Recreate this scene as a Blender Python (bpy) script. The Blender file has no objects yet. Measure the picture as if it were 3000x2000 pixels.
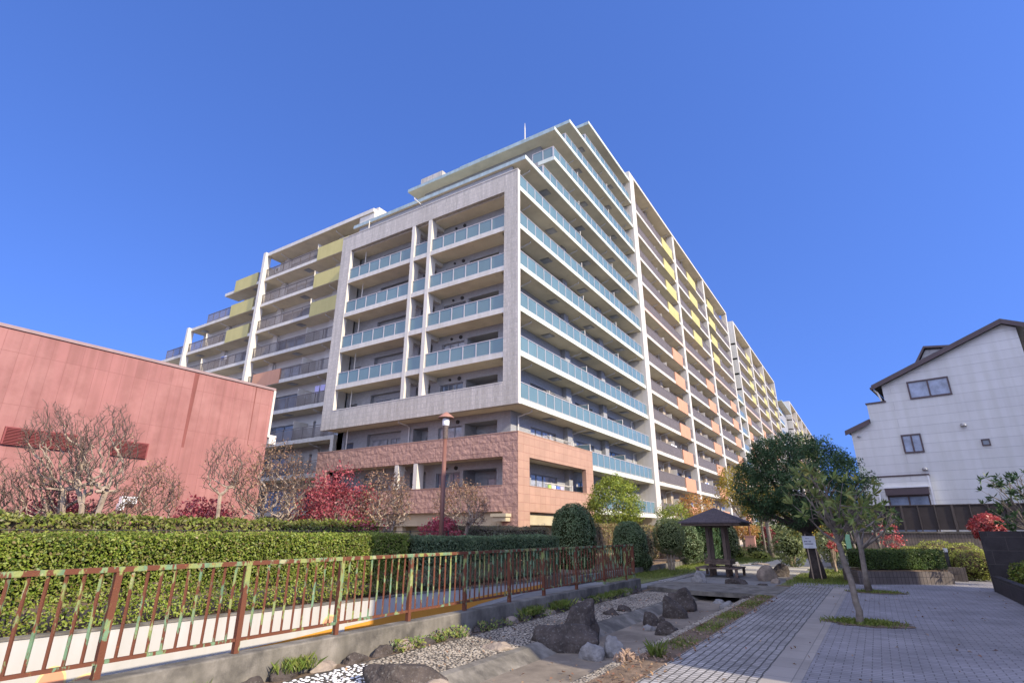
import bpy, math, random
import numpy as np
from mathutils import Vector, Matrix, noise

SC = bpy.context.scene
COL = SC.collection
rnd = random.Random(7)
NR = np.random.default_rng(11)
PI = math.pi
R = math.radians

# ------------------------------------------------------------------ camera
cd = bpy.data.cameras.new('camera')
cd.sensor_width = 36.0
cd.lens = 18.908
cd.clip_start = 0.1
cd.clip_end = 6000
cam = bpy.data.objects.new('camera', cd)
COL.objects.link(cam)
cam.matrix_world = (Matrix.Translation((16.271, -26.040, 1.65)) @ Matrix.Rotation(R(32.636), 4, 'Z')
                    @ Matrix.Rotation(R(90 + 19.518), 4, 'X') @ Matrix.Rotation(0.00257, 4, 'Z'))
SC.camera = cam

# ------------------------------------------------------------------ sky and sun
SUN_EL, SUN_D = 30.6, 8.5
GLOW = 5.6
to_sun = Vector((math.cos(R(SUN_EL)) * math.cos(R(SUN_D)), -math.cos(R(SUN_EL)) * math.sin(R(SUN_D)), math.sin(R(SUN_EL))))
w = bpy.data.worlds.new('World')
SC.world = w
w.use_nodes = True
nt = w.node_tree
for n in list(nt.nodes):
    nt.nodes.remove(n)
sky = nt.nodes.new('ShaderNodeTexSky')
sky.sky_type = 'NISHITA'
sky.sun_disc = False
sky.sun_elevation = R(SUN_EL)
sky.sun_rotation = math.atan2(to_sun.x, to_sun.y)
sky.altitude = 0
sky.air_density = 1.0
sky.dust_density = 0.3
sky.ozone_density = 4.0
bg = nt.nodes.new('ShaderNodeBackground')
bg.inputs['Strength'].default_value = 0.15
out = nt.nodes.new('ShaderNodeOutputWorld')
tv = nt.nodes.new('ShaderNodeTexCoord')
va = nt.nodes.new('ShaderNodeVectorMath')
va.operation = 'ADD'
va.inputs[1].default_value = (0, 0, 0.35)
nt.links.new(tv.outputs['Generated'], va.inputs[0])
vn = nt.nodes.new('ShaderNodeVectorMath')
vn.operation = 'NORMALIZE'
nt.links.new(va.outputs[0], vn.inputs[0])
if 'Vector' in sky.inputs:
    nt.links.new(vn.outputs[0], sky.inputs['Vector'])
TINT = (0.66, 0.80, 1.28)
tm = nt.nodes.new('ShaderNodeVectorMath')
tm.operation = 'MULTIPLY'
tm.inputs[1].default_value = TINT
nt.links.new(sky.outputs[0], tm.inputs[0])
# broad glow added to the sky behind the camera to lift the shade
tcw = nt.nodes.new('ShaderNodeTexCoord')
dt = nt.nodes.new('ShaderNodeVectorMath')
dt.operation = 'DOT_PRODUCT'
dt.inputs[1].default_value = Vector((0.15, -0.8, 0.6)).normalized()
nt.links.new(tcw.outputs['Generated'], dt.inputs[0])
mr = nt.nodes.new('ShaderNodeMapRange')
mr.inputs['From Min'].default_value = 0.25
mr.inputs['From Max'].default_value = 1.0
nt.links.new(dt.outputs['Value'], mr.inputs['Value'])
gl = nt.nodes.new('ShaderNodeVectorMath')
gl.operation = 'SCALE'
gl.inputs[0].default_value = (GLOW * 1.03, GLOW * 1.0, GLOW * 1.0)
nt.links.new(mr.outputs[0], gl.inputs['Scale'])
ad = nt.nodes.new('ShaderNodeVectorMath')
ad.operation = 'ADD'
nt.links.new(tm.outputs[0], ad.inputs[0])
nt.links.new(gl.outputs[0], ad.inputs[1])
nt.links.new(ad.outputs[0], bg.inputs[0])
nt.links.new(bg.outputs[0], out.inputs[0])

sl = bpy.data.lights.new('sun', 'SUN')
sl.energy = 4.2
sl.angle = R(0.5)
sl.color = (1.0, 0.88, 0.69)
so = bpy.data.objects.new('sun', sl)
COL.objects.link(so)
so.rotation_euler = to_sun.to_track_quat('Z', 'Y').to_euler()
so.location = (60, -20, 60)

SC.view_settings.view_transform = 'Standard'
SC.view_settings.look = 'None'
SC.view_settings.gamma = 1
SC.view_settings.exposure = 0.82
SC.cycles.max_bounces = 6
SC.cycles.diffuse_bounces = 4
SC.cycles.transparent_max_bounces = 12


# ------------------------------------------------------------------ materials
def mat(name, col, rough=0.75, var=0.15, scale=2.5, bump=0.0, bscale=20.0, spec=0.3, metal=0.0,
        brick=None, swap=False, streak=0.0, stain=None, alpha=1.0, bdist=0.02, grad=None):
    m = bpy.data.materials.new(name)
    m.use_nodes = True
    nt = m.node_tree
    N = nt.nodes
    L = nt.links
    p = N['Principled BSDF']
    p.inputs['Roughness'].default_value = rough
    p.inputs['Metallic'].default_value = metal
    p.inputs['Specular IOR Level'].default_value = spec
    tc = N.new('ShaderNodeTexCoord')

    def rgb(c):
        return (c[0], c[1], c[2], 1)
    nz = N.new('ShaderNodeTexNoise')
    nz.inputs['Scale'].default_value = scale
    nz.inputs['Detail'].default_value = 6
    nz.inputs['Roughness'].default_value = 0.6
    L.new(tc.outputs['Object'], nz.inputs['Vector'])
    rp = N.new('ShaderNodeValToRGB')
    rp.color_ramp.elements[0].position = 0.3
    rp.color_ramp.elements[1].position = 0.7
    rp.color_ramp.elements[0].color = rgb([max(0, k * (1 - var)) for k in col])
    rp.color_ramp.elements[1].color = rgb([min(1, k * (1 + var)) for k in col])
    L.new(nz.outputs['Fac'], rp.inputs['Fac'])
    cur = rp.outputs['Color']

    def mix(a, b, fac, mode='MIX'):
        x = N.new('ShaderNodeMix')
        x.data_type = 'RGBA'
        x.blend_type = mode
        for s, v in ((x.inputs[0], fac), (x.inputs[6], a), (x.inputs[7], b)):
            if hasattr(v, 'links'):
                L.new(v, s)
            else:
                s.default_value = v
        return x.outputs[2]
    if streak:
        mp = N.new('ShaderNodeMapping')
        mp.inputs['Scale'].default_value = (1.6, 1.6, 0.07)
        L.new(tc.outputs['Object'], mp.inputs['Vector'])
        n2 = N.new('ShaderNodeTexNoise')
        n2.inputs['Scale'].default_value = 2.2
        n2.inputs['Detail'].default_value = 5
        L.new(mp.outputs[0], n2.inputs['Vector'])
        r2 = N.new('ShaderNodeValToRGB')
        r2.color_ramp.elements[0].position = 0.35
        r2.color_ramp.elements[1].position = 0.62
        k = 1 - streak
        r2.color_ramp.elements[0].color = (k, k, k * 0.97, 1)
        r2.color_ramp.elements[1].color = (1, 1, 1, 1)
        L.new(n2.outputs['Fac'], r2.inputs['Fac'])
        cur = mix(cur, r2.outputs['Color'], 1.0, 'MULTIPLY')
    if stain:
        # stain = (colour, scale, lo, hi)
        n3 = N.new('ShaderNodeTexNoise')
        n3.inputs['Scale'].default_value = stain[1]
        n3.inputs['Detail'].default_value = 8
        n3.inputs['Roughness'].default_value = 0.65
        L.new(tc.outputs['Object'], n3.inputs['Vector'])
        r3 = N.new('ShaderNodeMapRange')
        r3.inputs['From Min'].default_value = stain[2]
        r3.inputs['From Max'].default_value = stain[3]
        L.new(n3.outputs['Fac'], r3.inputs['Value'])
        cur = mix(cur, rgb(stain[0]), r3.outputs[0])
    hsrc = None
    if brick:
        bw, bh, mo, mcol, off = brick
        b = N.new('ShaderNodeTexBrick')
        b.offset = off
        b.inputs['Scale'].default_value = 1.0
        b.inputs['Brick Width'].default_value = bw
        b.inputs['Row Height'].default_value = bh
        b.inputs['Mortar Size'].default_value = mo
        b.inputs['Mortar Smooth'].default_value = 0.3
        b.inputs['Color1'].default_value = (1, 1, 1, 1)
        b.inputs['Color2'].default_value = (1 - var, 1 - var, 1 - var, 1)
        b.inputs['Mortar'].default_value = (0, 0, 0, 1)
        if swap:
            mpu = N.new('ShaderNodeMapping')
            mpu.inputs['Rotation'].default_value = (0, 0, PI / 2)
            nzd = N.new('ShaderNodeTexNoise')
            nzd.inputs['Scale'].default_value = 2.5
            L.new(tc.outputs['UV'], nzd.inputs['Vector'])
            wv = N.new('ShaderNodeVectorMath')
            wv.operation = 'MULTIPLY_ADD'
            wv.inputs[1].default_value = (0.05, 0.05, 0)
            L.new(nzd.outputs['Color'], wv.inputs[0])
            L.new(tc.outputs['UV'], wv.inputs[2])
            L.new(wv.outputs[0], mpu.inputs['Vector'])
            L.new(mpu.outputs[0], b.inputs['Vector'])
        else:
            L.new(tc.outputs['UV'], b.inputs['Vector'])
        tint = mix(cur, b.outputs['Color'], 1.0, 'MULTIPLY')
        cur = mix(tint, rgb(mcol), b.outputs['Fac'])
        hsrc = b.outputs['Fac']
    L.new(cur, p.inputs['Base Color'])
    nrm = None
    if bump:
        n4 = N.new('ShaderNodeTexNoise')
        n4.inputs['Scale'].default_value = bscale
        n4.inputs['Detail'].default_value = 6
        L.new(tc.outputs['Object'], n4.inputs['Vector'])
        bp = N.new('ShaderNodeBump')
        bp.inputs['Strength'].default_value = bump
        bp.inputs['Distance'].default_value = bdist
        L.new(n4.outputs['Fac'], bp.inputs['Height'])
        nrm = bp.outputs['Normal']
    if hsrc is not None:
        bp2 = N.new('ShaderNodeBump')
        bp2.invert = True
        bp2.inputs['Strength'].default_value = 0.6
        bp2.inputs['Distance'].default_value = 0.008
        L.new(hsrc, bp2.inputs['Height'])
        if nrm is not None:
            L.new(nrm, bp2.inputs['Normal'])
        nrm = bp2.outputs['Normal']
    if nrm is not None:
        L.new(nrm, p.inputs['Normal'])
    return m


def leafmat(name, cols, trans=0.3, rough=0.45, spec=0.35):
    m = bpy.data.materials.new(name)
    m.use_nodes = True
    nt = m.node_tree
    N = nt.nodes
    L = nt.links
    p = N['Principled BSDF']
    p.inputs['Roughness'].default_value = rough
    p.inputs['Specular IOR Level'].default_value = spec
    g = N.new('ShaderNodeNewGeometry')
    rp = N.new('ShaderNodeValToRGB')
    els = rp.color_ramp.elements
    while len(els) < len(cols):
        els.new(0.5)
    for i, c in enumerate(cols):
        els[i].position = i / max(1, len(cols) - 1)
        els[i].color = (c[0], c[1], c[2], 1)
    L.new(g.outputs['Random Per Island'], rp.inputs['Fac'])
    tcx = N.new('ShaderNodeTexCoord')
    nz = N.new('ShaderNodeTexNoise')
    nz.inputs['Scale'].default_value = 1.7
    nz.inputs['Detail'].default_value = 3
    L.new(tcx.outputs['Object'], nz.inputs['Vector'])
    mr = N.new('ShaderNodeMapRange')
    mr.inputs['From Min'].default_value = 0.3
    mr.inputs['From Max'].default_value = 0.7
    mr.inputs['To Min'].default_value = 0.72
    mr.inputs['To Max'].default_value = 1.28
    L.new(nz.outputs['Fac'], mr.inputs['Value'])
    mx = N.new('ShaderNodeVectorMath')
    mx.operation = 'SCALE'
    L.new(rp.outputs['Color'], mx.inputs[0])
    L.new(mr.outputs[0], mx.inputs['Scale'])
    L.new(mx.outputs[0], p.inputs['Base Color'])
    t = N.new('ShaderNodeBsdfTranslucent')
    L.new(mx.outputs[0], t.inputs['Color'])
    ms = N.new('ShaderNodeMixShader')
    ms.inputs[0].default_value = trans
    L.new(p.outputs[0], ms.inputs[1])
    L.new(t.outputs[0], ms.inputs[2])
    L.new(ms.outputs[0], N['Material Output'].inputs['Surface'])
    return m


def glassmat(name, col, rough, spec=0.6, see=0.0, var=0.1, scale=0.6):
    m = mat(name, col, rough=rough, var=var, scale=scale, spec=spec)
    if see:
        N = m.node_tree.nodes
        L = m.node_tree.links
        t = N.new('ShaderNodeBsdfTransparent')
        ms = N.new('ShaderNodeMixShader')
        ms.inputs[0].default_value = see
        L.new(N['Principled BSDF'].outputs[0], ms.inputs[1])
        L.new(t.outputs[0], ms.inputs[2])
        L.new(ms.outputs[0], N['Material Output'].inputs['Surface'])
    return m


def rustmat(name):
    m = mat(name, (0.135, 0.215, 0.125), rough=0.85, spec=0.12, var=0.25, scale=6, bump=0.3, bscale=60)
    nt = m.node_tree
    N = nt.nodes
    L = nt.links
    p = N['Principled BSDF']
    src = p.inputs['Base Color'].links[0].from_socket
    tc = N.new('ShaderNodeTexCoord')

    def layer(cur, col, sc, lo, hi, zs, zb=0.0):
        mp = N.new('ShaderNodeMapping')
        mp.inputs['Scale'].default_value = (1.0, 1.0, zs)
        L.new(tc.outputs['Object'], mp.inputs['Vector'])
        n = N.new('ShaderNodeTexNoise')
        n.inputs['Scale'].default_value = sc
        n.inputs['Detail'].default_value = 7
        n.inputs['Roughness'].default_value = 0.6
        L.new(mp.outputs[0], n.inputs['Vector'])
        r = N.new('ShaderNodeMapRange')
        r.inputs['From Min'].default_value = lo
        r.inputs['From Max'].default_value = hi
        if zb:
            sp = N.new('ShaderNodeSeparateXYZ')
            L.new(tc.outputs['Object'], sp.inputs[0])
            ma = N.new('ShaderNodeMath')
            ma.operation = 'MULTIPLY_ADD'
            L.new(sp.outputs['Z'], ma.inputs[0])
            ma.inputs[1].default_value = -zb
            ma.inputs[2].default_value = zb * 0.5
            m2 = N.new('ShaderNodeMath')
            L.new(n.outputs['Fac'], m2.inputs[0])
            L.new(ma.outputs[0], m2.inputs[1])
            L.new(m2.outputs[0], r.inputs['Value'])
        else:
            L.new(n.outputs['Fac'], r.inputs['Value'])
        x = N.new('ShaderNodeMix')
        x.data_type = 'RGBA'
        L.new(r.outputs[0], x.inputs[0])
        L.new(cur, x.inputs[6])
        x.inputs[7].default_value = (col[0], col[1], col[2], 1)
        return x.outputs[2]
    cur = layer(src, (0.23, 0.26, 0.09), 4.0, 0.45, 0.55, 0.5)
    cur = layer(cur, (0.32, 0.31, 0.18), 9.0, 0.60, 0.64, 1.0)
    cur = layer(cur, (0.13, 0.05, 0.03), 8.0, 0.44, 0.475, 0.4, 0.06)
    cur = layer(cur, (0.27, 0.09, 0.035), 21.0, 0.62, 0.7, 1.0)
    L.new(cur, p.inputs['Base Color'])
    return m


# ------------------------------------------------------------------ mesh builder
ORG = {}


class MB:
    def __init__(s):
        s.v = []
        s.f = []
        s.m = []

    def quad(s, a, b, c, d, mi=0):
        k = len(s.v)
        s.v += [a, b, c, d]
        s.f.append((k, k + 1, k + 2, k + 3))
        s.m.append(mi)

    def poly(s, pts, mi=0):
        k = len(s.v)
        s.v += list(pts)
        s.f.append(tuple(range(k, k + len(pts))))
        s.m.append(mi)

    def box(s, x0, x1, y0, y1, z0, z1, mi=0, bot=None, top=None):
        k = len(s.v)
        s.v += [(x0, y0, z0), (x1, y0, z0), (x1, y1, z0), (x0, y1, z0), (x0, y0, z1), (x1, y0, z1), (x1, y1, z1), (x0, y1, z1)]
        fs = [(0, 3, 2, 1), (4, 5, 6, 7), (0, 1, 5, 4), (1, 2, 6, 5), (2, 3, 7, 6), (3, 0, 4, 7)]
        for i, q in enumerate(fs):
            s.f.append(tuple(k + j for j in q))
            s.m.append(bot if (i == 0 and bot is not None) else top if (i == 1 and top is not None) else mi)

    def prism(s, pts, z0, z1, mi=0, axis='z'):
        n = len(pts)
        k = len(s.v)

        def P(a, b, c):
            return (a, b, c) if axis == 'z' else (a, c, b) if axis == 'y' else (c, a, b)
        s.v += [P(a, b, z0) for a, b in pts] + [P(a, b, z1) for a, b in pts]
        s.f.append(tuple(k + i for i in range(n))[::-1])
        s.f.append(tuple(k + n + i for i in range(n)))
        s.m += [mi, mi]
        for i in range(n):
            j = (i + 1) % n
            s.f.append((k + i, k + j, k + n + j, k + n + i))
            s.m.append(mi)

    def tube(s, pts, rad, n=6, mi=0, cap=True):
        pts = [Vector(p) for p in pts]
        if not hasattr(rad, '__len__'):
            rad = [rad] * len(pts)
        k = len(s.v)
        up = None
        for i, p in enumerate(pts):
            t = (pts[min(i + 1, len(pts) - 1)] - pts[max(i - 1, 0)])
            if t.length < 1e-9:
                t = Vector((0, 0, 1))
            t.normalize()
            if up is None:
                up = Vector((1, 0, 0)) if abs(t.x) < 0.8 else Vector((0, 1, 0))
            a = t.cross(up)
            if a.length < 1e-6:
                a = t.orthogonal()
            a.normalize()
            b = t.cross(a)
            up = b.cross(t) if False else up
            for j in range(n):
                q = 2 * PI * j / n
                s.v.append(tuple(p + (a * math.cos(q) + b * math.sin(q)) * rad[i]))
        for i in range(len(pts) - 1):
            for j in range(n):
                j2 = (j + 1) % n
                s.f.append((k + i * n + j, k + i * n + j2, k + (i + 1) * n + j2, k + (i + 1) * n + j))
                s.m.append(mi)
        if cap:
            s.f.append(tuple(k + j for j in range(n))[::-1])
            s.f.append(tuple(k + (len(pts) - 1) * n + j for j in range(n)))
            s.m += [mi, mi]

    def lathe(s, prof, c, n=16, mi=0):
        k = len(s.v)
        for r, z in prof:
            for j in range(n):
                q = 2 * PI * j / n
                s.v.append((c[0] + r * math.cos(q), c[1] + r * math.sin(q), c[2] + z))
        for i in range(len(prof) - 1):
            for j in range(n):
                j2 = (j + 1) % n
                s.f.append((k + i * n + j, k + i * n + j2, k + (i + 1) * n + j2, k + (i + 1) * n + j))
                s.m.append(mi)

    def build(s, name, mats, parent=None, smooth=False):
        if not isinstance(mats, (list, tuple)):
            mats = [mats]
        o = parent
        off = ORG[parent.name] if parent is not None else Vector((0, 0, 0))
        V = np.array(s.v, dtype=np.float64).reshape(-1, 3)
        me = bpy.data.meshes.new(name)
        me.from_pydata((V - np.array(off)).tolist(), [], s.f)
        for q in mats:
            me.materials.append(q)
        me.polygons.foreach_set('material_index', s.m)
        # box-projected UV in metres
        nl = len(me.loops)
        li = np.empty(nl, dtype=np.int32)
        me.loops.foreach_get('vertex_index', li)
        npol = len(me.polygons)
        nr = np.empty(npol * 3)
        me.polygons.foreach_get('normal', nr)
        nr = np.abs(nr.reshape(-1, 3))
        tot = np.empty(npol, dtype=np.int32)
        me.polygons.foreach_get('loop_total', tot)
        ax = np.repeat(np.argmax(nr + np.array([0.001, 0, 0.002]), axis=1), tot)
        W = V[li]
        uv = np.where((ax == 2)[:, None], W[:, [0, 1]], np.where((ax == 0)[:, None], W[:, [1, 2]], W[:, [0, 2]]))
        lay = me.uv_layers.new(name='UVMap')
        lay.data.foreach_set('uv', uv.astype(np.float32).ravel())
        if smooth:
            me.polygons.foreach_set('use_smooth', [True] * npol)
        ob = bpy.data.objects.new(name, me)
        COL.objects.link(ob)
        if parent is not None:
            ob.parent = parent
        ORG[ob.name] = off.copy() if parent is not None else Vector((0, 0, 0))
        return ob


def tag(o, label, cat, group=None, kind=None):
    if label:
        o['label'] = label
    if cat:
        o['category'] = cat
    if group:
        o['group'] = group
    if kind:
        o['kind'] = kind
    return o


def thing(name, label, cat, loc, group=None):
    o = bpy.data.objects.new(name, None)
    o.empty_display_size = 0.3
    COL.objects.link(o)
    o.location = loc
    ORG[o.name] = Vector(loc)
    return tag(o, label, cat, group)


def struct(o, kind='structure'):
    o['kind'] = kind
    return o


def copy_tree(o, parent=None):
    c = o.copy()
    COL.objects.link(c)
    if parent is not None:
        c.parent = parent
    ORG[c.name] = ORG.get(o.name, Vector((0, 0, 0)))
    for ch in list(o.children):
        copy_tree(ch, c)
    return c


def npmesh(name, V, F, mats, parent=None, mi=None):
    """big mesh from numpy: V (n,3) world, F (m,k)"""
    off = ORG[parent.name] if parent is not None else Vector((0, 0, 0))
    me = bpy.data.meshes.new(name)
    n = len(V)
    m, k = F.shape
    me.vertices.add(n)
    me.vertices.foreach_set('co', (V - np.array(off)).astype(np.float32).ravel())
    me.loops.add(m * k)
    me.loops.foreach_set('vertex_index', F.astype(np.int32).ravel())
    me.polygons.add(m)
    me.polygons.foreach_set('loop_start', (np.arange(m) * k).astype(np.int32))
    me.polygons.foreach_set('loop_total', np.full(m, k, dtype=np.int32))
    if not isinstance(mats, (list, tuple)):
        mats = [mats]
    for q in mats:
        me.materials.append(q)
    if mi is not None:
        me.polygons.foreach_set('material_index', mi.astype(np.int32))
    me.update()
    me.validate()
    ob = bpy.data.objects.new(name, me)
    COL.objects.link(ob)
    if parent is not None:
        ob.parent = parent
    ORG[ob.name] = off.copy()
    return ob


def unit(a):
    return a / np.maximum(1e-9, np.linalg.norm(a, axis=1, keepdims=True))


def leaves(name, C, size, mats, parent=None, aspect=0.5, out=None, spread=0.8, droop=0.0, fold=0.18, jit=0.35, face=True):
    """diamond-shaped folded leaves at points C; out = preferred direction of the leaf's axis"""
    n = len(C)
    d = NR.normal(size=(n, 3))
    if out is not None and face:
        f = unit(unit(out) + NR.normal(size=(n, 3)) * 0.42 * spread)
        d = unit(unit(np.cross(f, d)) + unit(out) * 0.35)
        d[:, 2] -= droop
        d = unit(d)
        e = unit(np.cross(f, d))
        f = np.cross(d, e)
    else:
        if out is not None:
            d = unit(d) * spread + unit(out)
        d[:, 2] -= droop
        d = unit(d)
        e = unit(np.cross(d, NR.normal(size=(n, 3))))
        f = np.cross(d, e)
    s = (size * (1 + jit * (NR.random(n) * 2 - 1)))[:, None]
    wd = s * aspect * 0.5
    b = C
    mid = C + d * s * 0.5
    V = np.stack([b, mid + e * wd + f * s * fold, C + d * s, mid - e * wd + f * s * fold], axis=1).reshape(-1, 3)
    F = np.arange(4 * n).reshape(n, 4)
    return npmesh(name, V, F, mats, parent)


def grid_noise(P, sc, seed=0.0):
    return np.array([noise.noise(Vector((p[0] * sc + seed, p[1] * sc, p[2] * sc))) for p in P])


# ------------------------------------------------------------------ material set
M = {}
M['grey_tile'] = mat('grey_tile', (0.33, 0.33, 0.33), rough=0.55, var=0.10, scale=5, brick=(0.23, 0.07, 0.006, (0.21, 0.215, 0.22), 0.5))
M['frame_tile'] = mat('frame_tile', (0.53, 0.48, 0.41), rough=0.5, var=0.16, scale=9, brick=(0.12, 0.30, 0.012, (0.34, 0.32, 0.30), 0.0), streak=0.22, bump=0.5, bscale=25, bdist=0.02)
M['stone_rough'] = mat('stone_rough', (0.39, 0.235, 0.18), rough=0.85, var=0.1, scale=1.4, brick=(0.95, 0.6, 0.012, (0.16, 0.09, 0.08), 0.37), bump=0.9, bscale=3.4, bdist=0.14)
M['stone_smooth'] = mat('stone_smooth', (0.40, 0.245, 0.175), rough=0.7, var=0.10, scale=1.0, brick=(0.62, 0.46, 0.011, (0.30, 0.15, 0.11), 0.0))
M['slab_edge'] = mat('slab_edge', (0.56, 0.59, 0.51), rough=0.7, var=0.06, scale=0.8, streak=0.08)
M['slab_white'] = mat('slab_white', (0.56, 0.53, 0.47), rough=0.7, var=0.07, scale=0.8, streak=0.12)
M['slab_under'] = mat('slab_under', (0.66, 0.59, 0.43), rough=0.85, var=0.12, scale=0.7, stain=((0.52, 0.46, 0.34), 1.2, 0.55, 0.8))
M['cornice'] = mat('cornice', (0.31, 0.39, 0.40), rough=0.6, var=0.12, scale=1.2, streak=0.2)
M['white_paint'] = mat('white_paint', (0.58, 0.54, 0.47), rough=0.6, var=0.05, scale=1.0, streak=0.08)
M['wing_wall'] = mat('wing_wall', (0.54, 0.52, 0.48), rough=0.75, var=0.06, scale=0.6)
M['beige_wall'] = mat('beige_wall', (0.42, 0.35, 0.27), rough=0.8, var=0.1, scale=0.8, brick=(0.3, 0.1, 0.006, (0.30, 0.25, 0.2), 0.5))
M['glass_rail'] = glassmat('glass_rail', (0.135, 0.22, 0.24), 0.2, spec=0.6, see=0.16, var=0.10, scale=0.35)
M['alu'] = mat('alu', (0.50, 0.46, 0.44), rough=0.4, var=0.05, metal=0.3)
M['window_glass'] = glassmat('window_glass', (0.09, 0.11, 0.14), 0.06, spec=0.8, var=0.6, scale=0.9)
M['window_frame'] = mat('window_frame', (0.22, 0.22, 0.23), rough=0.4, var=0.05)
M['rail_grey'] = mat('rail_grey', (0.17, 0.145, 0.13), rough=0.5, var=0.1, scale=1.5)
M['yellow_panel'] = mat('yellow_panel', (0.46, 0.405, 0.165), rough=0.7, var=0.05, scale=1.0, streak=0.06)
M['orange_panel'] = mat('orange_panel', (0.53, 0.27, 0.165), rough=0.7, var=0.06, scale=1.0, streak=0.06)
M['pink_edge'] = mat('pink_edge', (0.62, 0.42, 0.34), rough=0.7, var=0.06)
M['pipe'] = mat('pipe', (0.60, 0.58, 0.54), rough=0.5, var=0.04)
M['steel'] = mat('steel', (0.34, 0.34, 0.34), rough=0.35, var=0.1, metal=0.7)
M['dark'] = mat('dark', (0.035, 0.033, 0.032), rough=0.7, var=0.2)
M['beige_beam'] = mat('beige_beam', (0.42, 0.36, 0.24), rough=0.8, var=0.1, scale=1.2)
M['roof_grey'] = mat('roof_grey', (0.3, 0.3, 0.3), rough=0.85, var=0.12)
M['red_wall'] = mat('red_wall', (0.30, 0.134, 0.122), rough=0.8, var=0.09, scale=0.45, brick=(0.6, 2.31, 0.008, (0.24, 0.10, 0.09), 0.0), streak=0.17, stain=((0.37, 0.185, 0.165), 0.35, 0.5, 0.8))
M['red_louvre'] = mat('red_louvre', (0.20, 0.05, 0.048), rough=0.6, var=0.1)
M['coping'] = mat('coping', (0.27, 0.19, 0.185), rough=0.6, var=0.1)
M['cloth_white'] = mat('cloth_white', (0.75, 0.75, 0.78), rough=0.9, var=0.05)
M['cloth_green'] = mat('cloth_green', (0.35, 0.55, 0.12), rough=0.9, var=0.05)
M['cloth_blue'] = mat('cloth_blue', (0.10, 0.16, 0.42), rough=0.9, var=0.05)
M['cloth_violet'] = mat('cloth_violet', (0.42, 0.40, 0.62), rough=0.9, var=0.05)

# ------------------------------------------------------------------ buildings
def zf(n):            # floor level of storey n
    return 9.11 + 2.95 * (n - 4)


def zs(n):            # underside of the slab of storey n
    return 8.78 + 2.95 * (n - 4)


def P3(axis, c, u, z, dp):
    """axis 'y': wall facing -y at y=c; axis 'x': wall facing +x at x=c; dp = depth behind the face"""
    return (u, c + dp, z) if axis == 'y' else (c - dp, u, z)


def wallgrid(mb, axis, c, u0, u1, z0, z1, holes, depth=0.22, mi=0):
    us = sorted({u0, u1} | {h[0] for h in holes} | {h[1] for h in holes})
    zz = sorted({z0, z1} | {h[2] for h in holes} | {h[3] for h in holes})
    us = [u for u in us if u0 <= u <= u1]
    zz = [z for z in zz if z0 <= z <= z1]
    for j in range(len(zz) - 1):
        run = None
        for i in range(len(us) - 1):
            cu, cz = (us[i] + us[i + 1]) / 2, (zz[j] + zz[j + 1]) / 2
            solid = not any(h[0] < cu < h[1] and h[2] < cz < h[3] for h in holes)
            if solid:
                run = [us[i], us[i + 1]] if run is None else [run[0], us[i + 1]]
            if run and (not solid or i == len(us) - 2):
                mb.quad(P3(axis, c, run[0], zz[j], 0), P3(axis, c, run[1], zz[j], 0), P3(axis, c, run[1], zz[j + 1], 0), P3(axis, c, run[0], zz[j + 1], 0), mi)
                run = None
    for h in holes:
        a, b, z_0, z_1 = h[:4]
        d = h[4] if len(h) > 4 else depth
        for (p, q) in (((a, z_0), (b, z_0)), ((b, z_0), (b, z_1)), ((b, z_1), (a, z_1)), ((a, z_1), (a, z_0))):
            mb.quad(P3(axis, c, p[0], p[1], 0), P3(axis, c, q[0], q[1], 0), P3(axis, c, q[0], q[1], d), P3(axis, c, p[0], p[1], d), mi)


def window(parent, axis, c, u0, u1, z0, z1, n=2, fr=None, gl=None, dp=0.16, t=0.055):
    fm = MB()

    def bar(a, b, za, zb, d0=dp - 0.05, d1=dp + 0.03):
        p, q = P3(axis, c, a, za, d0), P3(axis, c, b, zb, d1)
        fm.box(min(p[0], q[0]), max(p[0], q[0]), min(p[1], q[1]), max(p[1], q[1]), za, zb)
    bar(u0, u1, z0, z0 + t)
    bar(u0, u1, z1 - t, z1)
    bar(u0, u0 + t, z0 + t, z1 - t)
    bar(u1 - t, u1, z0 + t, z1 - t)
    for i in range(1, n):
        x = u0 + (u1 - u0) * i / n
        bar(x - t / 2, x + t / 2, z0 + t, z1 - t)
    f = fm.build('window', fr or M['window_frame'], parent)
    g = MB()
    g.quad(P3(axis, c, u0 + t / 2, z0 + t / 2, dp), P3(axis, c, u1 - t / 2, z0 + t / 2, dp), P3(axis, c, u1 - t / 2, z1 - t / 2, dp), P3(axis, c, u0 + t / 2, z1 - t / 2, dp))
    g.build('pane', gl or (M['curtain_pane'] if rnd.random() < 0.5 else M['window_glass']), f)
    return f


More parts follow.
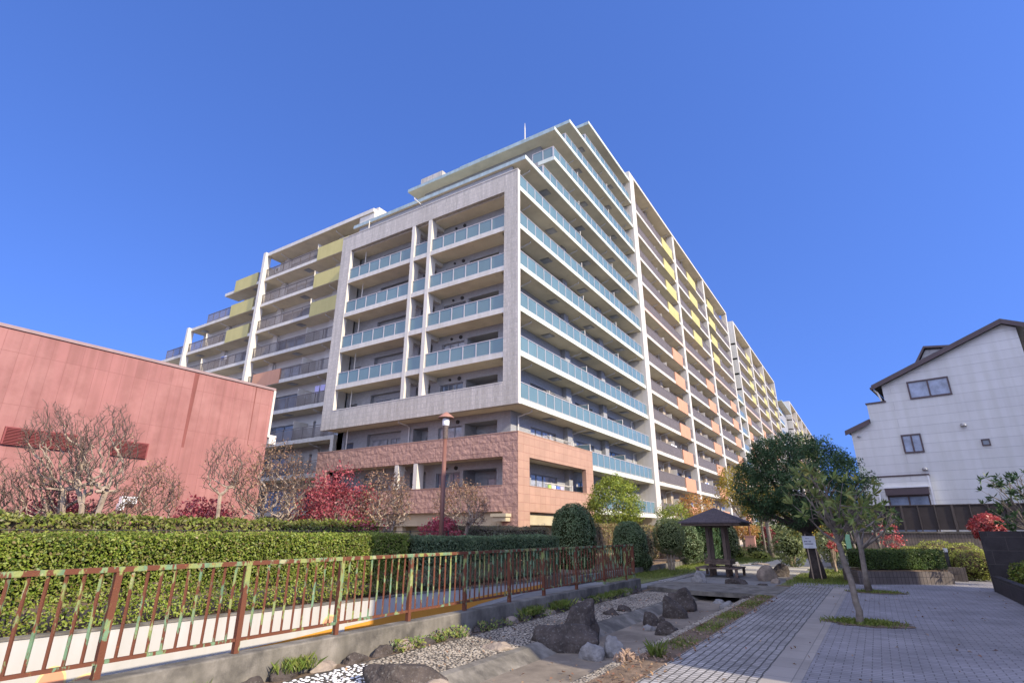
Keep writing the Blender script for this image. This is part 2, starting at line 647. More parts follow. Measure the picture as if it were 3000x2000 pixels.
def glass_rail(parent, axis, c, u0, u1, z0, z1, pw=1.1):
    """row of frosted glass panels on posts"""
    n = max(1, round((u1 - u0) / pw))
    g = MB()
    fr = MB()
    for i in range(n):
        a = u0 + (u1 - u0) * i / n
        b = u0 + (u1 - u0) * (i + 1) / n
        p, q = P3(axis, c, a + 0.035, 0, 0.03), P3(axis, c, b - 0.035, 0, 0.045)
        g.box(min(p[0], q[0]), max(p[0], q[0]), min(p[1], q[1]), max(p[1], q[1]), z0 + 0.09, z1 - 0.04)
    for i in range(n + 1):
        a = u0 + (u1 - u0) * i / n
        p, q = P3(axis, c, max(u0, a - 0.03), 0, 0.01), P3(axis, c, min(u1, a + 0.03), 0, 0.09)
        fr.box(min(p[0], q[0]), max(p[0], q[0]), min(p[1], q[1]), max(p[1], q[1]), z0, z1 - 0.05)
    p, q = P3(axis, c, u0, 0, 0.005), P3(axis, c, u1, 0, 0.085)
    fr.box(min(p[0], q[0]), max(p[0], q[0]), min(p[1], q[1]), max(p[1], q[1]), z1 - 0.045, z1)
    p, q = P3(axis, c, u0, 0, 0.02), P3(axis, c, u1, 0, 0.06)
    fr.box(min(p[0], q[0]), max(p[0], q[0]), min(p[1], q[1]), max(p[1], q[1]), z0 + 0.055, z0 + 0.085)
    o = g.build('glass_railing', M['glass_rail'], parent)
    fr.build('rail_frame', M['alu'], o)
    return o


def bar_rail(parent, axis, c, u0, u1, z0, z1, pitch=0.11, bw=0.06, horiz=False):
    b = MB()

    def bx(a, e, d0, d1, za, zb):
        p, q = P3(axis, c, a, 0, d0), P3(axis, c, e, 0, d1)
        b.box(min(p[0], q[0]), max(p[0], q[0]), min(p[1], q[1]), max(p[1], q[1]), za, zb)
    bx(u0, u1, 0.01, 0.08, z1 - 0.05, z1)
    bx(u0, u1, 0.02, 0.06, z0 + 0.08, z0 + 0.12)
    if horiz:
        k = int((z1 - z0 - 0.2) / 0.1)
        for i in range(k):
            bx(u0, u1, 0.03, 0.05, z0 + 0.14 + i * 0.1, z0 + 0.20 + i * 0.1)
    else:
        n = int((u1 - u0) / pitch)
        for i in range(n):
            a = u0 + (i + 0.5) * (u1 - u0) / n
            bx(a - bw / 2, a + bw / 2, 0.03, 0.05, z0 + 0.12, z1 - 0.05)
    n = max(1, round((u1 - u0) / 1.3))
    for i in range(n + 1):
        a = u0 + (u1 - u0) * i / n
        bx(max(u0, a - 0.025), min(u1, a + 0.025), 0.055, 0.1, z0, z1 - 0.05)
    return b.build('balcony_railing', M['rail_grey'], parent)


def slab(parent, x0, x1, y0, y1, z0, z1, edge, name='balcony_slab'):
    b = MB()
    b.box(x0, x1, y0, y1, z0, z1, 0, bot=1)
    # raised lip so that the edge is deeper than the ceiling
    return b.build(name, [M[edge], M['slab_under']], parent)


def pipes_x(parent, ys, floors, x0=-0.35, xw=-1.33):
    for y in ys:
        b = MB()
        for n in floors:
            z = zs(n + 1) - 0.10
            b.tube([(x0, y, z + 0.1), (x0, y, z), (x0 - 0.1, y, z - 0.03), (xw, y, z - 0.22), (xw, y, z - 0.4), (xw, y, zf(n))], 0.045, 6)
        b.build('drain_pipe', M['pipe'], parent)


def hatches_x(parent, spots):
    for (x, y, n) in spots:
        b = MB()
        z = zs(n)
        b.box(x - 0.36, x + 0.36, y - 0.36, y + 0.36, z - 0.05, z - 0.004)
        b.box(x - 0.28, x + 0.28, y - 0.28, y + 0.28, z - 0.075, z - 0.052)
        b.build('escape_hatch', M['steel'], parent)


def laundry_pole(parent, x, y0, y1, z, n=2):
    b = MB()
    for y in (y0 + 0.25, y1 - 0.25):
        b.tube([(x, y, z - 0.75), (x, y, z + 0.28)], 0.028, 5)
        b.tube([(x - 0.02, y, z + 0.18), (x + 0.02 - 0.45, y, z + 0.22)], 0.022, 5)
    for i in range(n):
        b.tube([(x - 0.12 - 0.22 * i, y0, z + 0.24), (x - 0.12 - 0.22 * i, y1, z + 0.24)], 0.017, 5)
    b.build('laundry_pole', M['white_paint'], parent)


M['curtain_pane'] = glassmat('curtain_pane', (0.30, 0.31, 0.33), 0.08, spec=0.8, var=0.35, scale=3.0)


def aircon(parent, axis, c, u, z):
    b = MB()
    p, q = P3(axis, c, u, 0, 0), P3(axis, c, u + 0.78, 0, 0.3)
    b.box(min(p[0], q[0]), max(p[0], q[0]), min(p[1], q[1]), max(p[1], q[1]), z, z + 0.56)
    o = b.build('air_conditioner', M['pipe'], parent)
    m = P3(axis, c, u + 0.32, z + 0.28, -0.004)
    n = P3(axis, c, u + 0.32, z + 0.28, -0.02)
    b = MB()
    b.tube([m, n], 0.21, 14)
    b.build('fan_grille', M['dark'], o)


# ---- corner building -------------------------------------------------------
CB = thing('apartment_building', 'grey corner apartment block with a square tiled frame, red stone base and blue glass balconies', 'apartment building', (-9, 12, 0))
XR = -1.45           # back wall of the right-hand balconies
YL = 1.5             # back wall of the left-hand balconies

# solid core behind the balcony walls, stepping back at the top
b = MB()
b.box(-17.2, XR - 1.2, YL + 1.4, 23.3, 0, zs(10))
b.box(-17.2, -16.6, YL, YL + 1.4, 0, zs(10))
b.box(-2.3, XR - 0.6, YL + 1.4, 23.3, 0, zs(10))
b.build('core', M['grey_tile'], CB)

lefth = [(-5.0, -2.45, 0.35, 2.12, 1.3), (-7.2, -5.25, 0.9, 2.02, 0.2), (-9.45, -8.1, 0.0, 2.2, 0.9), (-13.95, -10.6, 0.75, 2.2, 0.3), (-16.3, -15.35, 0.8, 1.75, 0.2)]
hl = []
for n in range(2, 10):
    for h in lefth:
        hl.append((h[0], h[1], zf(n) + h[2], zf(n) + h[3], h[4]))
b = MB()
wallgrid(b, 'y', YL, -17.2, XR, zf(2) - 0.3, zs(10), hl)
rholes = []
for n in range(2, 10):
    for (a, e) in ((3.9, 7.4), (10.6, 13.8), (16.6, 20.6)):
        rholes.append((a, e, zf(n) + 0.05, zf(n) + 1.95, 0.2))
wallgrid(b, 'x', XR, YL, 23.3, zf(2) - 0.3, zs(10), rholes)
b.build('wall', M['grey_tile'], CB)
# columns on the right-hand balconies
for y in (8.5, 15.2):
    b = MB()
    b.box(XR + 0.003, XR + 0.36, y, y + 0.75, zf(2), zs(10))
    b.build('column', M['grey_tile'], CB)
b = MB()
b.box(-17.2, -16.75, 0.305, YL - 0.003, 9.15, 23.5)
b.build('end_wall', M['white_paint'], CB)
# windows, left facade
for n in range(2, 10):
    for h in lefth:
        a, e, z0, z1, d = h[0], h[1], zf(n) + h[2], zf(n) + h[3], h[4]
        if d == 1.3:
            window(CB, 'y', YL + 1.12, -4.0, -2.55, z0 + 0.02, z1 - 0.45, 2)
            if n in (2, 3, 4, 5):
                window(CB, 'x', -4.99 - 0.18, YL + 0.1, YL + 1.0, z0 + 0.02, z1 - 0.35, 1, dp=0.16 - 0.2)
            continue
        k = {0.2: 3 if e > -6 else 1, 0.9: 1, 0.3: 2}[d]
        if d == 0.3:
            window(CB, 'y', YL + 0.12, -13.6, -12.1, z0, z1 - 0.42, 2)
            window(CB, 'y', YL + 0.12, -11.75, -10.7, z0, z1 - 0.42, 2)
        elif d == 0.9:
            window(CB, 'y', YL + 0.72, -9.0, -8.15, z0, z1 - 0.55, 1)
        else:
            window(CB, 'y', YL, a, e, z0, z1, k)
for n in range(2, 10):
    for h in lefth:
        if h[4] in (1.3, 0.9, 0.3):
            b = MB()
            b.quad((h[0], YL + h[4], zf(n) + h[2]), (h[1], YL + h[4], zf(n) + h[2]), (h[1], YL + h[4], zf(n) + h[3]), (h[0], YL + h[4], zf(n) + h[3]))
            b.build('alcove_wall', M['grey_tile'], CB)
for n in range(2, 10):
    for (a, e) in ((3.9, 7.4), (10.6, 13.8), (16.6, 20.6)):
        window(CB, 'x', XR, a, e, zf(n) + 0.05, zf(n) + 1.95, 4)
# vents on the left facade
for n in range(2, 10):
    for u, r in ((-6.35, 0.09), (-5.55, 0.13)):
        b = MB()
        b.tube([(u, YL + 0.05, zf(n) + 2.28), (u, YL - 0.08, zf(n) + 2.28)], r, 12)
        b.build('wall_vent', M['dark'], CB)
# slabs
for n in range(2, 10):
    if n >= 4:
        slab(CB, XR, 0.02, 0.26, 23.28, zs(n), zf(n), 'slab_edge')
    else:
        slab(CB, XR, -0.3 if n == 3 else -0.02, 0.32, 10.1, zs(n), zf(n), 'slab_edge')
        slab(CB, XR, 0.02, 10.103, 23.28, zs(n), zf(n), 'slab_edge')
    y0 = 0.02 if 5 <= n <= 8 else 0.31
    slab(CB, -17.2 if not 5 <= n <= 8 else -16.25, XR - 0.003 if not 5 <= n <= 8 else -1.06, y0, YL, zs(n), zf(n), 'slab_white')
    if 5 <= n <= 8:
        for (a, e) in ((-16.22, -9.47), (-9.12, -7.84), (-7.47, -1.08)):
            glass_rail(CB, 'y', 0.10, a, e, zf(n), zf(n) + 1.02, 1.12)
# glass railings on the right facade
for n in range(4, 10):
    glass_rail(CB, 'x', -0.04, 0.27, 23.26, zf(n), zf(n) + 1.03)
glass_rail(CB, 'x', -0.04, 10.13, 23.26, zf(3), zf(3) + 1.03)
glass_rail(CB, 'x', -0.04, 10.13, 23.26, zf(2), zf(2) + 1.03)
# the tiled frame
b = MB()
b.box(-17.4, 0, 0, 0.3, 23.6, 25.02)
b.box(-17.4, 0, 0, 0.3, 8.74, 10.12)
b.box(-1.05, 0, 0, 0.3, 10.12, 23.6)
b.box(-17.4, -16.26, 0, 0.3, 10.12, 23.6)
fr = b.build('tile_frame', M['frame_tile'], CB)
b = MB()
b.box(-17.43, 0.03, -0.03, 0.33, 25.022, 25.08)
b.build('coping', M['white_paint'], fr)
b = MB()
b.box(-16.255, -1.053, -0.02, 0.32, 10.122, 10.17)
b.build('coping', M['white_paint'], fr)
b = MB()
b.box(0.003, 0.05, 0.0, 0.25, 8.74, 25.02)
b.build('edge_trim', M['white_paint'], fr)
b = MB()
b.box(-16.257, -16.235, 0.0, 0.31, 10.18, 23.59)
b.build('edge_trim', M['white_paint'], fr)
for (a, e) in ((-9.45, -9.14), (-7.82, -7.5)):
    b = MB()
    b.box(a, e, 0.0, 0.62, 10.13, 23.59)
    b.box(a, e, 0.0, 0.62, 4.16, 5.74)
    b.build('column', M['white_paint'], CB)
    for n in range(5, 10):
        b = MB()
        b.box(a + 0.02, e - 0.02, 0.63, YL, zs(n) - 0.32, zs(n) - 0.003)
        b.build('bracket', M['slab_white'], CB)
# red stone base
b = MB()
b.box(-17.36, 0, 0, 0.3, 5.76, 7.09)
b.box(-17.36, 0, 0, 0.3, 2.74, 4.14)
b.box(-1.02, 0, 0, 0.3, 4.14, 5.76)
b.box(-17.36, -16.2, 0, 0.3, 4.14, 5.76)
b.box(-1.02, 0, 0, 0.3, 0, 2.74)
b.box(-17.36, -16.2, 0, 0.3, 0, 2.74)
rc = b.build('rough_cladding', M['stone_rough'], CB)
b = MB()
X0, X1 = -0.29, 0.012
b.box(X0, X1, 0.012, 10.1, 5.76, 7.09)
b.box(X0, X1, 0.012, 10.1, 2.74, 4.14)
b.box(X0, X1, 0.012, 1.27, 4.14, 5.76)
b.box(X0, X1, 8.92, 10.1, 4.14, 5.76)
b.box(X0, X1, 0.012, 1.27, 0, 2.74)
b.box(X0, X1, 8.92, 10.1, 0, 2.74)
b.build('smooth_cladding', M['stone_smooth'], CB)
b = MB()
b.box(-17.38, 0.03, -0.02, 0.32, 7.093, 7.14)
b.box(-0.3, 0.03, 0.321, 10.12, 7.093, 7.14)
b.build('coping', M['stone_smooth'], CB)
b = MB()
b.box(-16.2, -1.02, -0.02, 0.32, 4.143, 4.18)
b.build('coping', M['stone_smooth'], CB)
b = MB()
b.box(-0.3, 0.03, 1.27, 8.92, 4.143, 4.18)
b.build('coping', M['stone_smooth'], CB)
b = MB()
b.box(-0.9, -0.25, 1.28, 8.9, 2.05, 2.73)
b.box(-16.18, -1.04, 0.35, 0.9, 2.0, 2.73)
b.box(-1.45, -0.43, -0.55, 0.4, 2.45, 2.62)
b.box(-1.35, -0.5, -0.45, 0.35, 2.22, 2.445)
b.build('beige_beam', M['beige_beam'], CB)
for y in (3.0, 4.5, 6.0, 7.5):
    b = MB()
    b.box(-1.0, -0.9, y, y + 0.12, 0, 2.04)
    b.build('ground_floor_post', M['beige_beam'], CB)
for x in (-15.5, -12.5, -9.4, -6.2, -3.2):
    b = MB()
    b.box(x, x + 0.5, 0.5, 0.85, 0, 1.99)
    b.build('ground_floor_post', M['beige_beam'], CB)
b = MB()
b.box(-17.2, -1.6, 1.4, 1.5, 0, zs(2))
b.box(-1.6, -1.5, 1.4, 23, 0, zs(2))
b.build('ground_floor_wall', M['beige_beam'], CB)
# top storeys
b = MB()
hh = []
b2 = MB()
wallgrid(b2, 'y', 6.67, -14.7, -1.86, zf(10), zs(12), [(-9, -6, zf(10) + .1, zf(10) + 2.0, .2), (-5, -3, zf(10) + .1, zf(10) + 2, .2)])
b2.box(-14.7, -1.86, 7.0, 23.3, zf(10), zs(12))
b2.box(-14.7, -14.5, 6.68, 7.0, zf(10), zs(12))
b2.box(-2.06, -1.86, 6.68, 7.0, zf(10), zs(12))
b2.box(-12.0, XR, 10.0, 23.3, zs(12) + .4, zs(13))
b2.box(-12.0, XR, 14.0, 23.3, zs(13) + .3, zs(14))
b2.box(-16.9, -1.15, 1.16, 1.36, 25.1, zs(10))
b2.build('upper_wall', M['grey_tile'], CB)
for n, y in ((10, 7.4), (11, 7.4), (12, 10.5), (13, 14.6)):
    for (a, e) in ((y, y + 2.6), (16.6, 20.6)):
        if n >= 12 or True:
            b = MB()
            window(CB, 'x', XR + 0.02 if n >= 12 else -1.84, a, e, zf(n) + 0.05, zf(n) + 1.95, 2, dp=0.0)
slab(CB, -17.45, 0.06, 0.95, 23.28, zs(10), zf(10) - 0.02, 'cornice', 'cornice')
slab(CB, XR, 0.04, 5.45, 23.28, zs(11), zf(11), 'slab_edge')
slab(CB, -15.9, 0.06, 5.56, 23.28, zs(12), zf(12) - 0.02, 'cornice', 'cornice')
slab(CB, -12.0, 0.06, 8.5, 23.28, zs(13), zf(13) - 0.02, 'cornice', 'cornice')
slab(CB, -12.0, 0.06, 12.66, 23.28, zs(14), zs(14) + 0.31, 'cornice', 'cornice')
b = MB()
for (x0, x1, y0, z) in ((-17.46, 0.07, 0.94, zf(10) - 0.018), (-15.91, 0.07, 5.55, zf(12) - 0.018), (-12.01, 0.07, 8.49, zf(13) - 0.018), (-12.01, 0.07, 12.65, zs(14) + 0.312)):
    b.box(0.062, 0.085, y0, 23.28, z - 0.28, z + 0.02)
b.build('edge_trim', M['slab_edge'], CB)
glass_rail(CB, 'x', -0.04, 3.75, 23.26, zf(10), zf(10) + 1.03)
glass_rail(CB, 'x', -0.04, 5.5, 23.26, zf(11), zf(11) + 1.03)
glass_rail(CB, 'x', -0.04, 7.8, 23.26, zf(12), zf(12) + 1.03)
glass_rail(CB, 'x', -0.04, 12.0, 23.26, zf(13), zf(13) + 1.03)
glass_rail(CB, 'y', 5.5, -2.0, -0.05, zf(11), zf(11) + 1.03)
glass_rail(CB, 'y', 3.75, -2.6, -0.05, zf(10), zf(10) + 1.03)
glass_rail(CB, 'y', 7.8, -1.4, -0.05, zf(12), zf(12) + 1.03)
glass_rail(CB, 'y', 12.0, -1.4, -0.05, zf(13), zf(13) + 1.03)
b = MB()
b.box(-16.05, -13.3, 7.4, 10.5, zf(12), 35.05)
b.build('penthouse', M['frame_tile'], CB)
b = MB()
b.tube([(-4.19, 8.0, zf(12)), (-4.19, 8.0, 36.2), (-4.19, 8.0, 36.9)], [0.05, 0.05, 0.012], 6)
b.build('lightning_rod', M['white_paint'], CB)
pipes_x(CB, (2.2,), range(3, 10))
pipes_x(CB, (9.75,), range(3, 12))
pipes_x(CB, (16.3, 22.2), range(3, 13))
hatches_x(CB, [(-0.75, y + (0.9 if n % 2 else 0), n) for n in range(4, 14) for y in (5.2, 11.4, 18.2) if y > {11: 6, 12: 6.5, 13: 9.5}.get(n, 0)])
for n in range(2, 13):
    for y in (10.2, 17.0):
        if n >= 12 and y < 11:
            continue
        b = MB()
        b.box(-1.4, -0.22, y - 0.015, y + 0.015, zf(n) + 0.1, zf(n) + 1.5)
        q = b.build('partition', M['glass_rail'], CB)
        b = MB()
        b.tube([(-0.18, y, zf(n)), (-0.18, y, zf(n) + 1.55)], 0.03, 6)
        b.tube([(-1.4, y, zf(n) + 1.52), (-0.18, y, zf(n) + 1.52)], 0.02, 6)
        b.build('partition_post', M['white_paint'], q)
for n in (2, 3, 4, 5, 6, 7, 8):
    laundry_pole(CB, -0.3, 4.2, 7.6, zf(n) + (1.1 if n < 5 else 0.85))
    laundry_pole(CB, -0.3, 12.0, 14.6, zf(n) + 0.9, 1)
    laundry_pole(CB, -0.3, 18.6, 21.4, zf(n) + 0.9, 1)
for n in range(2, 10):
    b = MB()
    b.tube([(-15.24, 0.75, zf(n)), (-15.24, 0.75, zs(n + 1) - 0.01)], 0.04, 6)
    b.build('partition_post', M['white_paint'], CB)
    b = MB()
    z = zs(n + 1)
    b.tube([(-9.75, 0.3, z + 0.0), (-9.75, 0.32, z - 0.12), (-9.75, 1.2, z - 0.22), (-9.75, 1.42, z - 0.3)] + ([(-9.75, 1.42, zf(n))] if n == 3 else []), 0.05, 6)
    b.build('drain_pipe', M['pipe'], CB)

# ---- long block along the right ---------------------------------------------
LB = thing('apartment_building', 'long block with grey railings and yellow and orange panels adjoining the glass balconies', 'apartment building', (-8, 48, 0))


def long_block(T, y0, bays, floors, top, detail=True, pan=None, ztop=39.4, xw=-1.5):
    y1 = bays[-1][1]
    b = MB()
    b.box(-14, xw - 0.25, y0, y1, 0, ztop)
    b.build('core', M['roof_grey'], T)
    b = MB()
    holes = []
    for n in floors:
        for (a, e) in bays:
            m = (a + e) / 2
            for (p, q) in ((a + 1.2, m - 1.4), (m + 1.2, e - 1.4)):
                holes.append((p, q, zf(n) + 0.05, zf(n) + 1.95, 0.2))
    wallgrid(b, 'x', xw, y0, y1, 0, ztop, holes)
    b.build('wall', M['beige_wall'], T)
    for i, h in enumerate(holes):
        if detail:
            window(T, 'x', xw, h[0], h[1], h[2], h[3], 3)
    for n in floors:
        slab(T, xw, 0.0, y0, y1, zs(n), zf(n), 'pink_edge' if n == 9 else 'slab_white')
    for (a, e) in bays:
        for n in floors:
            pa = pan(n, bays.index((a, e))) if pan else None
            z = zf(n)
            if pa:
                segs = [(a + 0.35, pa[0]), (pa[1], e - 0.35)]
                b = MB()
                b.box(-0.10, 0.03, pa[0], pa[1], z - 0.32, z + 1.1)
                b.build('yellow_panel' if n > 9 else 'orange_panel', M['yellow_panel'] if n > 9 else M['orange_panel'], T)
            else:
                segs = [(a + 0.35, e - 0.35)]
            for (p, q) in segs:
                if q - p > 0.5:
                    bar_rail(T, 'x', -0.03, p, q, z, z + 1.08, 0.11 if detail else 0.22, 0.075 if detail else 0.16)
            m = (a + e) / 2
            if detail:
                b = MB()
                b.box(xw + 0.02, -0.25, m - 0.02, m + 0.02, z + 0.05, z + 1.75)
                b.build('partition', M['white_paint'], T)
    slab(T, -14, 0.1, y0, y1, ztop, ztop + 0.32, 'slab_white', 'roof')
    if detail:
        for (a, e) in bays:
            m = (a + e) / 2
            b = MB()
            b.box(xw + 0.003, xw + 0.5, m - 0.45, m + 0.35, 0, ztop - 0.01)
            b.build('pilaster', M['beige_wall'], T)
            for y in (m - 1.0, e - 1.1):
                b = MB()
                for n in floors:
                    zt = zs(n + 1) - 0.1 if n < 13 else ztop - 0.1
                    b.tube([(-0.35, y, zt + 0.1), (-0.35, y, zt), (-1.3, y, zt - 0.2), (-1.36, y, zt - 0.35), (-1.36, y, zf(n))], 0.05, 5)
                b.build('drain_pipe', M['pipe'], T)


def pan1(n, i):
    if 10 <= n <= 13:
        return [(34.2, 38.5), (45.5, 49.9), (56.8, 60.9)][i]
    if 2 <= n <= 8:
        return [(34.0, 38.0), (49.7, 53.9), (65.4, 69.6)][i]
    return None


bays1 = [(24.3, 39.6), (39.6, 55.4), (55.4, 72.1)]
long_block(LB, 23.35, bays1, range(2, 14), 13, True, pan1)
for (a, e) in ((23.35, 24.6), (39.2, 40.0), (55.0, 55.8), (71.7, 72.5)):
    b = MB()
    b.box(-0.75 if a > 24 else -1.6, 0.04 if a > 24 else 0.12, a, e, 0, 39.39)
    b.build('column', M['white_paint'], LB)
for n in (3, 4, 5, 6):
    for y in (26, 33.0, 42, 46.0, 58):
        laundry_pole(LB, -0.3, y, y + 2.6, zf(n) + 0.85, 1)

for n in range(2, 14):
    for y in (25.2, 33.2, 41.0, 48.8, 57.0, 64.5):
        if rnd.random() < 0.7:
            aircon(LB, 'x', -0.95, y + rnd.uniform(-.3, .3), zf(n) + (0.9 if rnd.random() < .4 else 0.02))
# ---- far blocks ---------------------------------------------------------------
FB = thing('apartment_building', 'second long block with yellow balcony panels further back, beyond the narrow gap', 'apartment building', (-8, 104, 0))
bays2 = [(78.4, 95.6), (95.6, 112.0), (112.0, 130.5)]


def pan2(n, i):
    a, e = bays2[i]
    if 10 <= n <= 13:
        return (a + 10.5, a + 15.0)
    if 2 <= n <= 8:
        return (a + 0.4, a + 4.6)
    return None


long_block(FB, 78.0, bays2, range(2, 14), 13, False, pan2, ztop=39.8)
for y in (78.0, 95.2, 111.6, 130.1):
    b = MB()
    b.box(-1.6, 0.1, y, y + 0.8, 0, 39.79)
    b.build('column', M['white_paint'], FB)
b = MB()
b.box(-14, -4.2, 72.5, 78.0, 0, 38.6)
b.build('gap_wall', M['grey_tile'], FB)
for n in range(2, 14):
    back = -2.2 if n > 9 else 0.0
    slab(FB, -4.2, back, 72.53, 77.97, zs(n), zf(n), 'slab_edge')
    glass_rail(FB, 'x', back - 0.04, 72.6, 77.9, zf(n), zf(n) + 1.03)
# stepped glass section
b = MB()
b.box(-14, -1.5, 130.5, 163.0, 0, zs(12))
b.box(-14, -1.5, 140.0, 163.0, zs(12), zs(13) + 1.6)
b.build('stepped_wall', M['grey_tile'], FB)
for n in range(3, 13):
    y0, y1 = (130.9, 139.0 + (12 - n) * 2.2) if n > 8 else (130.9, 160)
    slab(FB, -1.5, 0.0, y0, y1, zs(n), zf(n), 'slab_edge')
    glass_rail(FB, 'x', -0.04, y0, y1, zf(n), zf(n) + 1.03, 2.2)
slab(FB, -14, 0.2, 141.0, 163.0, zs(13) + 1.6, zs(13) + 1.9, 'cornice', 'cornice')
GB = thing('apartment_building', 'most distant block of the row, its yellow panels just above the round tree', 'apartment building', (-8, 200, 0))
bays3 = [(164.5, 182.0), (182.0, 199.0), (199.0, 216.0), (216.0, 234.0), (234.0, 252.0)]


def pan3(n, i):
    a, e = bays3[i]
    return (a + 10, a + 15) if n >= 10 else (a + 0.5, a + 5)


long_block(GB, 164.0, bays3, range(4, 14), 13, False, pan3, ztop=41.2)
for y in (164.0, 181.6, 198.6, 215.5, 233.5, 251.5):
    b = MB()
    b.box(-1.6, 0.1, y, y + 0.9, 0, 41.19)
    b.build('column', M['white_paint'], GB)
# ---- left wing --------------------------------------------------------------
WB = thing('apartment_building', 'white stepped wing with grey barred railings and olive panels, left of the tiled frame', 'apartment building', (-33, 10, 0))
YW = 3.1
YB = 4.75
b = MB()
b.box(-33.6, -17.46, YB + 0.3, 16, 0, 29.4)
b.box(-46.9, -33.6, YB + 0.3, 16, 0, zs(9))
b.box(-40.0, -33.6, YB + 0.3, 16, zs(9), zs(10))
b.box(-62, -46.9, YB + 0.3, 16, 0, zs(8))
b.build('core', M['roof_grey'], WB)
b = MB()
holes = []
for n in range(2, 11):
    for (p, q) in ((-24.6, -20.9), (-32.6, -27.2), (-38.2, -34.7), (-46.0, -40.5)):
        if (n == 10 and p < -33) or (n == 9 and p < -41):
            continue
        holes.append((p, q, zf(n) + 0.05, zf(n) + 1.9, 0.2))
wallgrid(b, 'y', YB, -33.6, -17.46, 0, 29.4, [h for h in holes if h[0] > -33.6])
wallgrid(b, 'y', YB, -46.9, -33.6, 0, zs(9), [h for h in holes if h[0] < -33.6 and h[3] < zs(9)])
wallgrid(b, 'y', YB, -39.6, -33.6, zs(9), zs(10), [h for h in holes if h[0] < -33.6 and h[3] > zs(9)])
b.quad((-62, YB, 0), (-46.9, YB, 0), (-46.9, YB, zs(8)), (-62, YB, zs(8)))
b.build('wall', M['wing_wall'], WB)
for h in holes:
    window(WB, 'y', YB, h[0], h[1], h[2], h[3], 3 if h[1] - h[0] > 4 else 2)
for n in range(2, 11):
    xl = {10: -40.7, 9: -47.0, 8: -53.0}.get(n, -56.0)
    xr = -17.46 if n > 4 else -19.6
    if n <= 4:
        slab(WB, -56, xr, YW, YB, zs(n), zf(n), 'slab_white')
    else:
        slab(WB, xl, xr, YW, YB, zs(n), zf(n), 'slab_white')


def rail_w(a, e, n, hz=False):
    bar_rail(WB, 'y', YW + 0.04, a, e, zf(n), zf(n) + 1.06, 0.13, 0.05, hz)


def pan_w(a, e, n, m='yellow_panel'):
    b = MB()
    b.box(a, e, YW - 0.03, YW + 0.1, zf(n) - 0.3, zf(n) + 1.12)
    b.build(m, M[m], WB)


for n in (10, 9, 8):
    pan_w(-25.0, -20.7, n)
    rail_w(-33.4, -25.0, n)
    pan_w(-38.9, -34.8, n)
    rail_w(-34.8, -33.9, n)
    if n == 9:
        rail_w(-43.6, -38.95, n)
    if n == 8:
        rail_w(-46.6, -38.95, n)
        rail_w(-51.5, -47.1, n)
for n in (7, 5):
    rail_w(-33.4, -17.5, n)
    rail_w(-46.6, -33.95, n)
rail_w(-33.4, -32.5, 6)
pan_w(-32.5, -28.2, 6, 'orange_panel')
rail_w(-28.2, -17.5, 6)
rail_w(-33.4, -19.8, 4, True)
rail_w(-33.4, -19.8, 3, True)
slab(WB, -33.6, -17.5, YW - 0.1, YB + 11, 29.42, 29.8, 'slab_white', 'roof')
b = MB()
b.box(-33.85, -33.42, YW - 0.32, YW + 0.35, 0, 29.8)
b.build('column', M['white_paint'], WB)
b = MB()
b.box(-47.0, -46.62, YW - 0.32, YW + 0.35, 0, zf(9) + 0.02)
b.build('column', M['white_paint'], WB)
b = MB()
b.box(-19.98, -19.6, YW, YW + 0.3, 0, zs(4) - 0.003)
b.build('column', M['white_paint'], WB)
b = MB()
b.box(-18.9, -17.6, YW + 0.6, YW + 3, 29.81, 30.3)
b.box(-19.4, -17.47, YW + 0.02, YB, 25.2, 29.4)
b.build('stair_tower', M['white_paint'], WB)
for n in range(3, 11):
    for x in (-23.0, -31.6, -41.0):
        if (n == 10 and x < -35) or (n == 9 and x < -40.9):
            continue
        z = zs(n + 1) if n < 10 else 29.4
        b = MB()
        b.tube([(x, YW + 0.3, z), (x, YW + 0.3, z - 0.1), (x, YB - 0.15, z - 0.3), (x, YB - 0.1, z - 0.45), (x, YB - 0.1, zf(n))], 0.05, 6)
        b.build('drain_pipe', M['pipe'], WB)
        b = MB()
        b.box(x - 0.9, x - 0.15, YB - 0.25, YB - 0.004, zf(n), z - 0.01)
        b.build('pilaster', M['wing_wall'], WB)
        b = MB()
        b.box(x - 2.33, x - 2.3, YW + 0.15, YB - 0.05, zf(n) + 0.05, zf(n) + 1.75)
        b.build('partition', M['white_paint'], WB)
        if n < 10:
            b = MB()
            b.box(x - 4.6, x - 3.9, YW + 0.5, YW + 1.2, z - 0.06, z - 0.004)
            b.build('escape_hatch', M['steel'], WB)


for n in range(3, 11):
    for x in (-26.0, -33.2, -20.2, -40.0):
        if (n == 10 and x < -34) or rnd.random() < 0.35:
            continue
        aircon(WB, 'y', YB - 0.75, x, zf(n) + 1.0 if rnd.random() < .5 else zf(n) + 0.02)
for n in range(2, 9):
    aircon(CB, 'y', YL - 0.45, -12.6 + rnd.uniform(-.4, .4), zf(n) + 0.02)
# ---- laundry on the balconies -------------------------------------------------
def garments(label, x0, x1, y, z, h, ms, axis='y'):
    b = MB()
    n = len(ms)
    for i in range(n):
        a = x0 + (x1 - x0) * i / n
        e = a + (x1 - x0) / n * 0.82
        hh = h * (0.75 + 0.35 * rnd.random())
        pts = [(a, z), (a + 0.03, z - hh), ((a + e) / 2, z - hh - 0.03), (e - 0.02, z - hh + 0.02), (e, z)]
        if axis == 'y':
            b.prism(pts, y, y + 0.04, i, 'y')
        else:
            b.prism(pts, y, y + 0.04, i, 'x')
    return tag(b.build('laundry', [M[k] for k in ms]), label, 'laundry')


